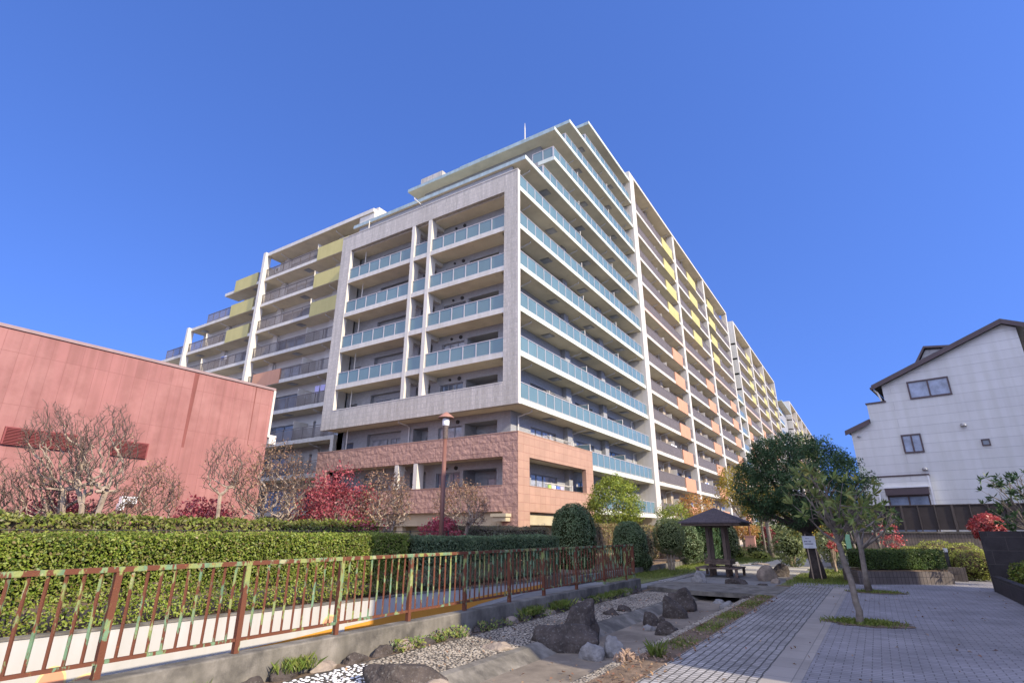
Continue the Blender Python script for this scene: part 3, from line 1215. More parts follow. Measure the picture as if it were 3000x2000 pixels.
garments('violet and lime green clothes drying on a barred balcony left of the tiled frame', -23.4, -21.2, YW + 0.45, zf(5) + 1.75, 0.75, ['cloth_violet', 'cloth_violet', 'cloth_green'])
garments('white washing above the barred railing nearest the wide white pillar', 31.0, 33.2, -0.35, zf(4) + 1.35, 0.5, ['cloth_white', 'cloth_white'], 'x')
garments('blue and white clothes on a grey railed balcony above the gazebo roof', 43.5, 45.5, -0.3, zf(3) + 1.3, 0.6, ['cloth_white', 'cloth_blue', 'cloth_white'], 'x')
garments('white shirts hung at the end of a glass balcony beside the wide white pillar', 19.0, 21.4, -0.38, zf(4) + 1.15, 0.5, ['cloth_white'] * 4, 'x')
garments('row of dark and white clothes over the glass railing beside the red stone corner', 12.0, 14.4, -0.38, zf(2) + 1.2, 0.5, ['cloth_white', 'cloth_blue', 'dark', 'cloth_white'], 'x')
garments('coloured towels drying in the opening of the red stone base', 4.4, 6.6, -0.55, zf(2) + 1.25, 0.5, ['cloth_green', 'cloth_white', 'cloth_blue', 'cloth_violet'], 'x')
garments('blue cloth over the railing between the two left white columns', -39.6, -38.4, YW + 0.3, zf(7) + 1.3, 0.5, ['cloth_blue', 'cloth_white'])

# ------------------------------------------------------------------ setting: ground sheets
M['asphalt'] = mat('asphalt', (0.17, 0.165, 0.16), rough=0.9, var=0.22, scale=1.3, bump=0.5, bscale=90, bdist=0.01, stain=((0.25, 0.24, 0.22), 0.5, 0.5, 0.75))
M['soil'] = mat('soil', (0.15, 0.105, 0.07), rough=0.95, var=0.4, scale=6, bump=0.8, bscale=30, bdist=0.03)
M['paver'] = mat('paver', (0.275, 0.26, 0.27), rough=0.8, var=0.2, scale=0.7, brick=(0.215, 0.105, 0.006, (0.085, 0.08, 0.075), 0.5), stain=((0.17, 0.162, 0.165), 0.6, 0.5, 0.75), bump=0.2, bscale=60)
M['cobble'] = mat('cobble', (0.335, 0.315, 0.30), rough=0.85, var=0.30, scale=0.9, brick=(0.10, 0.105, 0.011, (0.07, 0.066, 0.06), 0.5), swap=True, bump=0.6, bscale=45, bdist=0.012, stain=((0.19, 0.18, 0.17), 1.1, 0.5, 0.7))
M['band'] = mat('band', (0.30, 0.27, 0.24), rough=0.8, var=0.15, scale=1.2, brick=(0.42, 0.6, 0.006, (0.18, 0.165, 0.15), 0.0))
M['concrete'] = mat('concrete', (0.21, 0.19, 0.16), rough=0.9, var=0.2, scale=1.5, bump=0.4, bscale=40, bdist=0.01, streak=0.4, stain=((0.075, 0.068, 0.058), 1.9, 0.42, 0.64))
M['bed'] = mat('bed', (0.205, 0.17, 0.13), rough=0.9, var=0.25, scale=2.2, bump=0.5, bscale=70, bdist=0.01, stain=((0.11, 0.09, 0.07), 1.3, 0.45, 0.7))
M['sand'] = mat('sand', (0.36, 0.33, 0.27), rough=0.95, var=0.15, scale=1.5, bump=0.3, bscale=60, bdist=0.01)
M['mural_white'] = mat('mural_white', (0.44, 0.425, 0.40), rough=0.6, var=0.06, scale=0.8, streak=0.10)
M['mural_orange'] = mat('mural_orange', (0.60, 0.26, 0.035), rough=0.6, var=0.08, scale=1.5)
M['mural_navy'] = mat('mural_navy', (0.035, 0.045, 0.12), rough=0.6)
M['slice_rind'] = mat('slice_rind', (0.62, 0.48, 0.22), rough=0.6)
M['slice_flesh'] = mat('slice_flesh', (0.56, 0.26, 0.15), rough=0.6)
M['rust'] = rustmat('rust')
M['black_block'] = mat('black_block', (0.045, 0.04, 0.042), rough=0.75, var=0.3, scale=3, brick=(0.78, 0.39, 0.007, (0.085, 0.075, 0.07), 0.5), bump=0.4, bscale=30)
M['brown_brick'] = mat('brown_brick', (0.155, 0.125, 0.105), rough=0.7, var=0.2, scale=3, brick=(0.105, 0.24, 0.009, (0.06, 0.05, 0.045), 0.0))
M['dark_brick'] = mat('dark_brick', (0.115, 0.095, 0.085), rough=0.7, var=0.2, scale=3, brick=(0.105, 0.24, 0.009, (0.05, 0.042, 0.04), 0.0))
M['louvre_brown'] = mat('louvre_brown', (0.062, 0.05, 0.046), rough=0.5, var=0.1)
M['siding'] = mat('siding', (0.60, 0.60, 0.59), rough=0.7, var=0.06, scale=0.7, brick=(9.1, 0.455, 0.009, (0.42, 0.42, 0.43), 0.37), streak=0.08)
M['fascia'] = mat('fascia', (0.085, 0.062, 0.066), rough=0.5, var=0.1)
M['roof_tile'] = mat('roof_tile', (0.12, 0.12, 0.13), rough=0.8, var=0.15, brick=(0.6, 0.3, 0.01, (0.06, 0.06, 0.07), 0.5))
M['curtain_glass'] = glassmat('curtain_glass', (0.20, 0.24, 0.33), 0.08, spec=0.8, var=0.5, scale=1.5)
M['wood_dark'] = mat('wood_dark', (0.125, 0.088, 0.068), rough=0.7, var=0.3, scale=4, streak=0.3)
M['shingle'] = mat('shingle', (0.085, 0.066, 0.070), rough=0.7, var=0.2, scale=3, brick=(0.3, 0.13, 0.010, (0.035, 0.03, 0.032), 0.5))
M['pole_brown'] = mat('pole_brown', (0.165, 0.075, 0.055), rough=0.5, var=0.15)
M['lamp_cap'] = mat('lamp_cap', (0.30, 0.15, 0.11), rough=0.5, var=0.12)
M['white_plastic'] = mat('white_plastic', (0.72, 0.72, 0.72), rough=0.4, var=0.03)
M['tan_wood'] = mat('tan_wood', (0.36, 0.27, 0.19), rough=0.8, var=0.15)
M['green_paint'] = mat('green_paint', (0.14, 0.30, 0.22), rough=0.5, var=0.1)
M['pink_board'] = mat('pink_board', (0.48, 0.26, 0.22), rough=0.7, var=0.1)
M['ink'] = mat('ink', (0.05, 0.05, 0.12), rough=0.6)
M['rock_dark'] = mat('rock_dark', (0.058, 0.046, 0.039), rough=0.85, var=0.45, scale=3, bump=0.9, bscale=14, bdist=0.05, stain=((0.17, 0.16, 0.14), 24, 0.56, 0.72))
M['rock_grey'] = mat('rock_grey', (0.22, 0.21, 0.20), rough=0.85, var=0.35, scale=4, bump=0.8, bscale=16, bdist=0.04, stain=((0.08, 0.075, 0.07), 6, 0.55, 0.7))
M['rock_tan'] = mat('rock_tan', (0.25, 0.20, 0.155), rough=0.85, var=0.3, scale=3, bump=0.9, bscale=10, bdist=0.05, stain=((0.15, 0.125, 0.10), 4, 0.55, 0.75))
M['pebble_white'] = leafmat('pebble_white', [(0.55, 0.55, 0.54), (0.70, 0.69, 0.67), (0.6, 0.58, 0.55)], trans=0.0, rough=0.6)
M['pebble_tan'] = leafmat('pebble_tan', [(0.13, 0.105, 0.08), (0.25, 0.21, 0.16), (0.33, 0.29, 0.23), (0.19, 0.165, 0.13)], trans=0.0, rough=0.6)
M['pebble_bed'] = mat('pebble_bed', (0.06, 0.052, 0.042), rough=0.95, var=0.3, scale=8)

BIG = 1500
b = MB()
z = -0.02
b.quad((-BIG, -BIG, z), (7.02, -BIG, z), (7.02, BIG, z), (-BIG, BIG, z))
b.quad((13.1, -BIG, z), (BIG, -BIG, z), (BIG, BIG, z), (13.1, BIG, z))
b.quad((7.02, -9.8, z), (9.35, -9.8, z), (9.35, BIG, z), (7.02, BIG, z))
b.box(9.35, 9.625, -7.94, -5.2, -0.3, z)
b.quad((9.35, -5.2, z), (13.1, -5.2, z), (13.1, BIG, z), (9.35, BIG, z))
struct(b.build('ground', M['asphalt']))
b = MB()
b.quad((7.0, -9.8, -0.02), (9.4, -9.8, -0.02), (9.4, -12.5, -0.2), (7.0, -12.5, -0.2))
b.quad((7.0, -12.5, -0.2), (9.4, -12.5, -0.2), (9.4, -40, -4.2), (7.0, -40, -4.2))
struct(b.build('ramp', M['asphalt']))
b = MB()
b.box(-60, 6.9, -45, -0.35, -0.1, 0.28)
b.box(0.4, 6.6, -0.34, 45, -0.1, 0.22)
struct(b.build('garden_soil', M['soil']))
# stream bed profile
prof = [(9.34, -0.10), (9.86, -0.07), (11.05, -0.10), (11.1, -0.085), (11.22, -0.10), (11.45, -0.235), (12.2, -0.25), (12.78, -0.22), (12.84, -0.05), (13.12, -0.02), (13.15, -0.06)]


def strip(name, i0, i1, m, y0=-45, y1=-5.2):
    b = MB()
    ys = np.linspace(y0, y1, 30)
    for i in range(i0, i1):
        for j in range(len(ys) - 1):
            (xa, za), (xb, zb) = prof[i], prof[i + 1]
            b.quad((xa, ys[j], za), (xb, ys[j], zb), (xb, ys[j + 1], zb), (xa, ys[j + 1], za))
    return struct(b.build(name, m))


strip('soil_edge', 0, 1, M['soil'])
strip('pebble_bed_base', 1, 2, M['pebble_bed'])
strip('stream_kerb', 2, 5, M['concrete'])
strip('stream_bed', 5, 7, M['bed'])
strip('stream_side', 7, 8, M['bed'])
strip('pebble_strip_base', 8, 10, M['pebble_bed'])
b = MB()
b.box(13.1, 13.62, -45, -4.2, -0.1, 0.0)
struct(b.build('soil_strip', M['soil']))
b = MB()
b.box(13.6, 14.8, -45, -4.5, -0.1, 0.012)
struct(b.build('cobble_path', M['cobble']))
b = MB()
b.box(14.8, 15.22, -45, -4.5, -0.1, 0.016)
struct(b.build('paving_band', M['band']))
b = MB()
b.box(15.22, 22.5, -45, 1.2, -0.1, 0.012)
b.box(13.6, 15.2, -4.49, -3.1, -0.1, 0.008)
struct(b.build('plaza', M['paver']))
b = MB()
b.box(9.63, 13.1, 0.8, 16, -0.1, 0.004)
struct(b.build('stream_sand', M['sand']))
b = MB()
b.box(9.2, 9.62, -5.1, -1.0, -0.1, 0.006)
b.box(8.4, 13.4, 2.6, 4.2, -0.1, 0.012)
struct(b.build('path', M['cobble']))
b = MB()
b.box(15.4, 40, 5.6, 40, -0.1, 0.95)
struct(b.build('terrace', M['concrete']))

# bridge over the stream bed
t = thing('footbridge', 'low flat concrete slab bridge crossing the dry stream bed before the gazebo', 'bridge', (11.5, -6.8, 0))
b = MB()
b.prism([(9.62, -7.4), (10.6, -8.05), (11.6, -8.25), (13.6, -8.25), (13.6, -5.2), (9.62, -5.2)], -0.10, 0.02)
b.build('deck', M['concrete'], t)
b = MB()
b.box(9.63, 9.9, -7.35, -5.2, -0.4, -0.103)
b.build('abutment', M['concrete'], t)
b = MB()
b.box(12.9, 13.5, -8.1, -5.2, -0.4, -0.103)
b.build('abutment', M['concrete'], t)

# ------------------------------------------------------------------ concrete kerb wall, railing, painted wall
b = MB()
b.box(9.38, 9.62, -45, -7.95, -2.5, 0.27)
o = b.build('low_wall', M['concrete'])
md = o.modifiers.new('bevel', 'BEVEL')
md.width = 0.02
md.segments = 2
tag(o, 'low stained concrete wall that carries the rusty railing beside the pebble bed', 'wall')

t = thing('railing', 'rusty metal railing with peeling green paint on the low concrete wall', 'railing', (9.5, -16, 0.27))
py = [-27.6, -26.1, -24.6, -23.1, -21.64, -20.13, -18.63, -17.1, -15.55, -14.07, -12.35, -10.55, -8.85, -8.2]
b = MB()
b.box(9.465, 9.535, -30, -8.16, 1.25, 1.30)
b.build('handrail', M['rust'], t)
b = MB()
b.box(9.48, 9.52, -30, -8.16, 0.40, 0.435)
b.build('bottom_rail', M['rust'], t)
for i, y in enumerate(py):
    b = MB()
    b.box(9.468, 9.532, y - 0.032, y + 0.032, 0.271, 1.248)
    b.build('post', M['rust'], t)
    if i and y > -24:
        nb = 9 if i < len(py) - 1 else 3
        for k in range(nb):
            yy = py[i - 1] + (y - py[i - 1]) * (k + 1) / (nb + 1)
            if yy < -24.2:
                continue
            b = MB()
            q = rnd.uniform(-0.006, 0.006)
            b.tube([(9.5, yy, 0.43), (9.5 + q, yy + q, 0.85), (9.5, yy, 1.255)], 0.018, 4)
            b.build('baluster', M['rust'], t)

t = thing('retaining_wall', 'white painted wall with an orange stripe and fruit slices below the long hedge', 'wall', (7, -20, 0))
tops = [(-45, 0.40), (-23, 0.37), (-18, 0.31), (-14.7, 0.28), (-9.75, 0.18)]
b = MB()
pts = [(y, zz) for y, zz in tops] + [(-9.75, -0.3), (-14, -1.2), (-45, -4.6)]
b.prism([(p[0], p[1]) for p in pts], 6.86, 7.0, 0, 'x')
b.build('wall_panel', M['mural_white'], t)
b = MB()
for i in range(len(tops) - 1):
    b.prism([(tops[i][0], tops[i][1] + 0.003), (tops[i + 1][0], tops[i + 1][1] + 0.003), (tops[i + 1][0], tops[i + 1][1] + 0.03), (tops[i][0], tops[i][1] + 0.03)], 6.84, 7.015, 0, 'x')
b.build('coping', M['concrete'], t)


def paint(name, pts, m, x0=7.002, x1=7.006):
    b = MB()
    b.prism(pts, x0, x1, 0, 'x')
    return b.build(name, m, t)


paint('painted_stripe', [(-20.6, -0.235), (-19.2, -0.185), (-18.02, -0.12), (-18.02, -0.6), (-20.6, -0.6)], M['mural_orange'])
paint('painted_stripe', [(-17.72, -0.13), (-16.2, -0.06), (-14.5, 0.0), (-12.2, 0.06), (-9.76, 0.10), (-9.76, 0.0), (-11.5, -0.05), (-13.2, -0.15), (-14.5, -0.33), (-17.72, -0.7)], M['mural_orange'])
paint('painted_stripe', [(-24.5, -0.29), (-22.3, -0.235), (-20.6, -0.215), (-20.6, -0.5), (-24.5, -0.5)], M['mural_navy'])


def orange_slice(y, z, ry, rz, tilt, a0=0.0, a1=2 * PI):
    for nm, k, x0, m in (('slice_rind', 1.0, 7.002, M['slice_rind']), ('slice_flesh', 0.83, 7.0075, M['slice_flesh'])):
        n = 28
        pp = []
        for i in range(n):
            q = a0 + (a1 - a0) * i / (n - 1)
            u, v = ry * k * math.cos(q), rz * k * math.sin(q)
            pp.append((y + u * math.cos(tilt) - v * math.sin(tilt), z + u * math.sin(tilt) + v * math.cos(tilt)))
        paint(nm, pp, m, x0, x0 + 0.004)


orange_slice(-22.52, -0.20, 0.17, 0.21, 0.0, 0, 2 * PI * 0.999)
orange_slice(-22.20, -0.30, 0.24, 0.13, 0.45, 0.1, PI)
orange_slice(-18.12, -0.02, 0.17, 0.15, 0.3, 0.1, PI)

# ------------------------------------------------------------------ red windowless building
t = thing('warehouse', 'tall windowless red building with stained panel joints behind the bare trees', 'building', (-25, -25, 0))
b = MB()
b.box(-40, -15, -60, -5.75, 0, 10.25)
b.build('wall', M['red_wall'], t)
b = MB()
b.box(-40.1, -14.93, -60.1, -5.68, 10.253, 10.40)
b.build('coping', M['coping'], t)
b = MB()
b.box(-14.99, -14.93, -5.80, -5.66, 7.25, 10.24)
b.build('corner_trim', M['white_paint'], t)
b = MB()
b.box(-15.4, -14.9, -5.66, -5.2, 6.85, 7.4)
b.build('vent_box', M['pipe'], t)
for (y0, y1) in ((-18.27, -16.88), (-16.84, -15.6), (-14.1, -12.45)):
    b = MB()
    b.box(-14.995, -14.88, y0, y0 + 0.06, 5.2, 5.96)
    b.box(-14.995, -14.88, y1 - 0.06, y1, 5.2, 5.96)
    b.box(-14.995, -14.88, y0 + 0.063, y1 - 0.063, 5.9, 5.96)
    o = b.build('louvre_vent', M['red_louvre'], t)
    b = MB()
    n = 11
    for i in range(n):
        z0 = 5.2 + 0.7 * i / n
        b.prism([(-14.99, z0 + 0.06), (-14.86, z0), (-14.86, z0 + 0.02), (-14.99, z0 + 0.075)], y0 + 0.063, y1 - 0.063, 0, 'y')
    b.build('slats', M['red_louvre'], o)
    b = MB()
    b.quad((-14.985, y0, 5.2), (-14.985, y1, 5.2), (-14.985, y1, 5.96), (-14.985, y0, 5.96))
    b.build('void', M['dark'], o)
b = MB()
b.box(-14.995, -14.7, -13.2, -12.5, 2.95, 3.28)
b.prism([(-14.995, 2.62), (-14.75, 2.62), (-14.7, 2.94), (-14.995, 2.94)], -13.25, -13.0, 0, 'y')
b.build('extractor_hood', M['white_plastic'], t)
M['stain_red'] = mat('stain_red', (0.20, 0.07, 0.06), rough=0.85, var=0.15, scale=0.8, streak=0.2)
for (y, wd, z0) in ((-10.72, 0.26, 6.0), (-7.0, 0.07, 6.6)):
    b = MB()
    b.prism([(y - wd * 0.25, z0), (y + wd * 0.25, z0), (y + wd * 0.5, 10.2), (y - wd * 0.5, 10.2)], -14.996, -14.993, 0, 'x')
    b.build('rain_stain', M['stain_red'], t)

# ------------------------------------------------------------------ white house
t = thing('house', 'white sided three storey house with a dark gable roof on the right', 'house', (20, 8, 0.95))
Y0, Y1 = 8.0, 17.0
b = MB()
front = [(16, 0.6), (23.71, 0.6), (23.71, 11.0), (23.24, 11.28), (17.85, 9.12), (17.85, 8.22), (17.0, 8.22), (17.0, 7.2), (16, 6.82)]
b.prism([(23.71, 0.6), (23.71, 11.0), (23.24, 11.28), (17.85, 9.12), (17.85, 0.6)], Y0, Y1, 0, 'y')
b.prism([(17.85, 0.6), (17.85, 8.22), (17.0, 8.22), (17.0, 0.6)], Y0, Y1, 0, 'y')
b.prism([(17.0, 0.6), (17.0, 7.2), (16.0, 6.82), (16.0, 0.6)], Y0, Y1, 0, 'y')
b.build('wall', M['siding'], t)


def roof_slab(x0, z0, x1, z1, th, y0, y1, nm='roof'):
    b = MB()
    b.prism([(x0, z0), (x1, z1), (x1, z1 + th * 0.3), (x0, z0 + th * 0.3)], y0, y1, 0, 'y')
    o = b.build(nm, M['roof_tile'], t)
    b = MB()
    b.prism([(x0, z0 - th), (x1, z1 - th), (x1, z1 + 0.02), (x0, z0 + 0.02)], y0 - 0.04, y0 - 0.002, 0, 'y')
    b.build('fascia', M['fascia'], o)
    return o


roof_slab(17.42, 9.12, 23.24, 11.45, 0.2, 7.75, 17.3)
roof_slab(23.245, 11.45, 24.15, 11.0, 0.2, 7.75, 17.3)
roof_slab(15.75, 6.86, 17.0, 7.36, 0.2, 7.8, 17.2)
b = MB()
b.tube([(17.40, 7.7, 9.0), (17.40, 17.3, 9.0)], 0.07, 8)
b.build('gutter', M['fascia'], t)
b = MB()
b.tube([(24.17, 7.7, 10.9), (24.17, 17.3, 10.9)], 0.08, 8)
b.build('gutter', M['fascia'], t)
b = MB()
b.tube([(17.46, 7.95, 8.95), (17.62, 7.93, 8.75), (17.72, 7.92, 8.3)], 0.045, 6)
b.build('downpipe', M['pipe'], t)
b = MB()
b.box(16.95, 17.9, 7.95, 17.0, 8.223, 8.30)
b.build('parapet_cap', M['fascia'], t)
# dormer behind the ridge line
b = MB()
b.prism([(19.0, 9.9), (19.95, 11.45), (21.4, 11.2), (21.4, 10.0)], 10.9, 13.5, 0, 'y')
b.build('dormer', mat('dormer_siding', (0.36, 0.36, 0.36), rough=0.7, brick=(3.0, 0.2, 0.01, (0.2, 0.2, 0.22), 0.3)), t)
b = MB()
b.prism([(18.9, 9.85), (19.93, 11.5), (21.5, 11.25), (21.5, 11.36), (19.9, 11.62), (18.78, 9.87)], 10.7, 13.6, 0, 'y')
b.build('dormer_roof', M['fascia'], t)
# bump-out with the ground floor window
b = MB()
wallgrid(b, 'y', 7.72, 16.2, 18.93, 0.95, 4.36, [(17.06, 18.79, 1.6, 3.82)], 0.2)
b.quad((18.93, 7.72, 0.95), (18.93, 7.997, 0.95), (18.93, 7.997, 4.36), (18.93, 7.72, 4.36))
b.quad((16.2, 7.72, 0.95), (16.2, 7.997, 0.95), (16.2, 7.997, 4.36), (16.2, 7.72, 4.36))
b.build('bay_wall', M['siding'], t)
b = MB()
b.box(16.15, 18.98, 7.68, 7.997, 4.363, 4.43)
b.build('flashing', M['fascia'], t)
b = MB()
b.box(18.90, 18.96, 7.69, 7.719, 0.95, 4.35)
b.build('corner_trim', M['white_plastic'], t)
b = MB()
b.tube([(16.75, 7.66, 3.68), (16.75, 7.64, 3.6), (16.75, 7.64, 0.95)], 0.045, 8)
b.build('downpipe', M['white_plastic'], t)
window(t, 'y', 7.72, 17.06, 18.79, 1.6, 3.45, 2, M['fascia'], M['curtain_glass'], 0.1, 0.07)
b = MB()
b.box(17.02, 18.83, 7.60, 7.75, 3.46, 3.80)
b.build('shutter_box', M['fascia'], t)
b = MB()
b.box(16.98, 18.87, 7.58, 7.76, 3.803, 3.86)
b.build('shutter_cap', M['white_plastic'], t)
window(t, 'y', 7.87, 18.96, 20.70, 8.2, 9.13, 2, M['fascia'], M['curtain_glass'], 0.12, 0.07)
window(t, 'y', 7.87, 18.18, 19.02, 5.5, 6.44, 2, M['fascia'], M['curtain_glass'], 0.12, 0.07)
window(t, 'y', 7.87, 21.27, 21.59, 5.58, 5.89, 1, M['fascia'], M['window_glass'], 0.12, 0.05)
for (x, z, r) in ((20.78, 6.72, 0.13), (16.33, 6.62, 0.08), (18.85, 4.75, 0.12)):
    b = MB()
    b.lathe([(0.0, 0.0), (r * 0.6, 0.0), (r, -r * 0.5), (r, -r), (r * 0.9, -r)], (x, 7.93, z), 12)
    b.build('vent_hood', M['steel'], t)

t.rotation_euler = (0, 0, R(-9.5))
# brick wall and louvre fence in front of the house
t = thing('brick_wall', 'low wall of upright brown tiles under the dark louvre fence', 'wall', (20, 5.5, 0))
b = MB()
b.box(15.6, 30, 5.35, 5.55, 0, 1.66)
b.build('wall', M['brown_brick'], t)
b = MB()
b.box(15.55, 30, 5.30, 5.60, 1.663, 1.73)
b.build('coping', M['concrete'], t)
t = thing('louvre_fence', 'dark brown louvre screen fence between the brick wall and the white house', 'fence', (20, 5.5, 1.73))
b = MB()
for i in range(22):
    z0 = 1.80 + i * 0.047
    b.prism([(5.42, z0), (5.46, z0 + 0.04), (5.47, z0 + 0.052), (5.42, z0 + 0.012)], 15.5, 30, 0, 'x')
b.build('slats', M['louvre_brown'], t)
b = MB()
b.box(15.5, 30, 5.40, 5.51, 2.835, 2.875)
b.build('top_rail', M['louvre_brown'], t)
for i in range(14):
    x = 15.55 + i * 0.62
    b = MB()
    k = 0.045 if i % 3 == 0 else 0.02
    b.box(x - k, x + k, 5.385, 5.525, 1.733, 2.833)
    b.build('post', M['louvre_brown'], t)

# ------------------------------------------------------------------ planters and dark block walls at the right
t = thing('planter', 'brown tiled planter box holding the clipped dark hedge on the plaza', 'planter', (16.6, -1.6, 0))
b = MB()
b.prism([(15.48, -2.85), (18.22, -1.0), (17.9, 0.6), (14.95, -1.3)], 0, 0.42)
b.build('planter_wall', M['dark_brick'], t)
b = MB()
b.prism([(15.6, -2.65), (18.1, -0.95), (17.8, 0.45), (15.1, -1.3)], 0.422, 0.45)
b.build('planter_soil', M['soil'], t)
b = MB()
b.box(18.0, 18.75, 0.65, 0.85, 0, 0.48)
tag(b.build('low_wall', M['dark_brick']), 'short dark tiled wall between the planter and the tall black block wall', 'wall')
b = MB()
b.box(18.93, 24.0, -3.5, -3.35, 0, 1.72)
tag(b.build('block_wall', M['black_block']), 'tall black block wall below the red rounded shrub at the right edge', 'wall')
b = MB()
b.box(18.95, 19.12, -14, -3.502, 0, 0.46)
tag(b.build('low_wall', M['black_block']), 'low black block edging along the right side of the plaza', 'wall')
b = MB()
b.box(19.12, 23, -14, -3.52, -0.1, 0.36)
struct(b.build('planting_bed', M['soil']))

# ------------------------------------------------------------------ lamp posts
t = thing('street_lamp', 'brown lamp post with a conical cap rising behind the long hedge', 'street lamp', (5.0, -12.45, 0.28))
b = MB()
b.tube([(5.0, -12.45, 0.25), (5.0, -12.45, 4.55)], [0.08, 0.068], 12)
b.build('pole', M['pole_brown'], t, smooth=True)
b = MB()
b.lathe([(0.078, 4.5), (0.088, 4.56), (0.088, 4.88), (0.10, 4.93)], (5.0, -12.45, 0), 14)
b.build('collar', mat('lamp_collar', (0.12, 0.09, 0.08), rough=0.6, var=0.4, scale=20), t, smooth=True)
b = MB()
b.lathe([(0.10, 4.93), (0.115, 4.96), (0.12, 5.16), (0.0, 5.165)], (5.0, -12.45, 0), 14)
b.build('lens', M['white_plastic'], t, smooth=True)
b = MB()
b.lathe([(0.0, 5.38), (0.04, 5.375), (0.16, 5.29), (0.255, 5.205), (0.26, 5.185), (0.1, 5.20), (0.0, 5.20)], (5.0, -12.45, 0), 24)
b.build('lamp_shade', M['lamp_cap'], t)
b = MB()
b.lathe([(0.09, 1.05), (0.09, 1.35)], (5.0, -12.45, 0), 14)
b.build('notice', M['white_plastic'], t)
t = thing('street_lamp', 'thin brown lamp post carrying a small white notice beyond the gazebo', 'street lamp', (7.66, 22.9, 0))
b = MB()
b.tube([(7.66, 22.9, 0), (7.66, 22.9, 4.6)], [0.07, 0.06], 8)
b.build('pole', M['pole_brown'], t)
b = MB()
b.lathe([(0.10, 4.6), (0.11, 4.9), (0.42, 4.88), (0.0, 5.15)], (7.66, 22.9, 0), 16)
b.build('lamp_shade', M['lamp_cap'], t)
b = MB()
b.box(7.48, 7.86, 22.78, 22.8, 0.38, 0.98)
o = b.build('notice', M['white_plastic'], t)
b = MB()
for i in range(5):
    b.box(7.53, 7.8 - 0.05 * (i % 2), 22.772, 22.778, 0.5 + 0.09 * i, 0.53 + 0.09 * i)
b.build('lettering', M['ink'], o)

# ------------------------------------------------------------------ gazebo
cx, cy = 10.62, -1.28
t = thing('gazebo', 'small dark wooden gazebo with a hipped shingle roof and a bench round its posts', 'gazebo', (cx, cy, 0))
b = MB()
h = 1.22
e = [(cx - h, cy - h), (cx + h, cy - h), (cx + h, cy + h), (cx - h, cy + h)]
ap = (cx, cy, 2.66)
for i in range(4):
    a, c = e[i], e[(i + 1) % 4]
    b.poly([(a[0], a[1], 2.07), (c[0], c[1], 2.07), ap])
    b.quad((a[0], a[1], 2.02), (c[0], c[1], 2.02), (c[0], c[1], 2.07), (a[0], a[1], 2.07))
b.quad(*[(p[0], p[1], 2.02) for p in e])
o = b.build('roof', M['shingle'], t)
b = MB()
h2 = h - 0.08
b.box(cx - h2, cx + h2, cy - h2, cy - h2 + 0.06, 1.93, 2.017)
b.box(cx - h2, cx + h2, cy + h2 - 0.06, cy + h2, 1.93, 2.017)
b.box(cx - h2, cx - h2 + 0.06, cy - h2 + 0.063, cy + h2 - 0.063, 1.93, 2.017)
b.box(cx + h2 - 0.06, cx + h2, cy - h2 + 0.063, cy + h2 - 0.063, 1.93, 2.017)
b.box(cx - 0.5, cx + 0.5, cy - 0.36, cy - 0.26, 1.86, 2.017)
b.box(cx - 0.5, cx + 0.5, cy + 0.26, cy + 0.36, 1.86, 2.017)
b.build('eave_beam', M['wood_dark'], o)
for sx in (-1, 1):
    for sy in (-1, 1):
        b = MB()
        x, y = cx + sx * 0.32, cy + sy * 0.31
        b.box(x - 0.062, x + 0.062, y - 0.062, y + 0.062, 0, 1.855)
        b.build('post', M['wood_dark'], t)
b = MB()
for (k, z0, z1) in ((0.50, 0.45, 0.54), (0.50, 0.555, 0.64)):
    b.box(cx - k, cx + k, cy - k, cy - k + 0.05, z0, z1)
    b.box(cx - k, cx + k, cy + k - 0.05, cy + k, z0, z1)
    b.box(cx - k, cx - k + 0.05, cy - k + 0.052, cy + k - 0.052, z0, z1)
    b.box(cx + k - 0.05, cx + k, cy - k + 0.052, cy + k - 0.052, z0, z1)
b.build('backrest', M['wood_dark'], t)
b = MB()
k, kk = 0.82, 0.46
for i in range(3):
    a = kk + (k - kk) * i / 3 + 0.01
    c = kk + (k - kk) * (i + 1) / 3
    b.box(cx - c, cx + c, cy - c, cy - a, 0.30, 0.345)
    b.box(cx - c, cx + c, cy + a, cy + c, 0.30, 0.345)
    b.box(cx - c, cx - a, cy - a + 0.002, cy + a - 0.002, 0.30, 0.345)
    b.box(cx + a, cx + c, cy - a + 0.002, cy + a - 0.002, 0.30, 0.345)
b.build('seat', M['wood_dark'], t)
for sx in (-1, 1):
    for sy in (-1, 1):
        b = MB()
        b.box(cx + sx * 0.74 - 0.05, cx + sx * 0.74 + 0.05, cy + sy * 0.74 - 0.05, cy + sy * 0.74 + 0.05, 0, 0.298)
        b.build('bench_leg', M['wood_dark'], t)

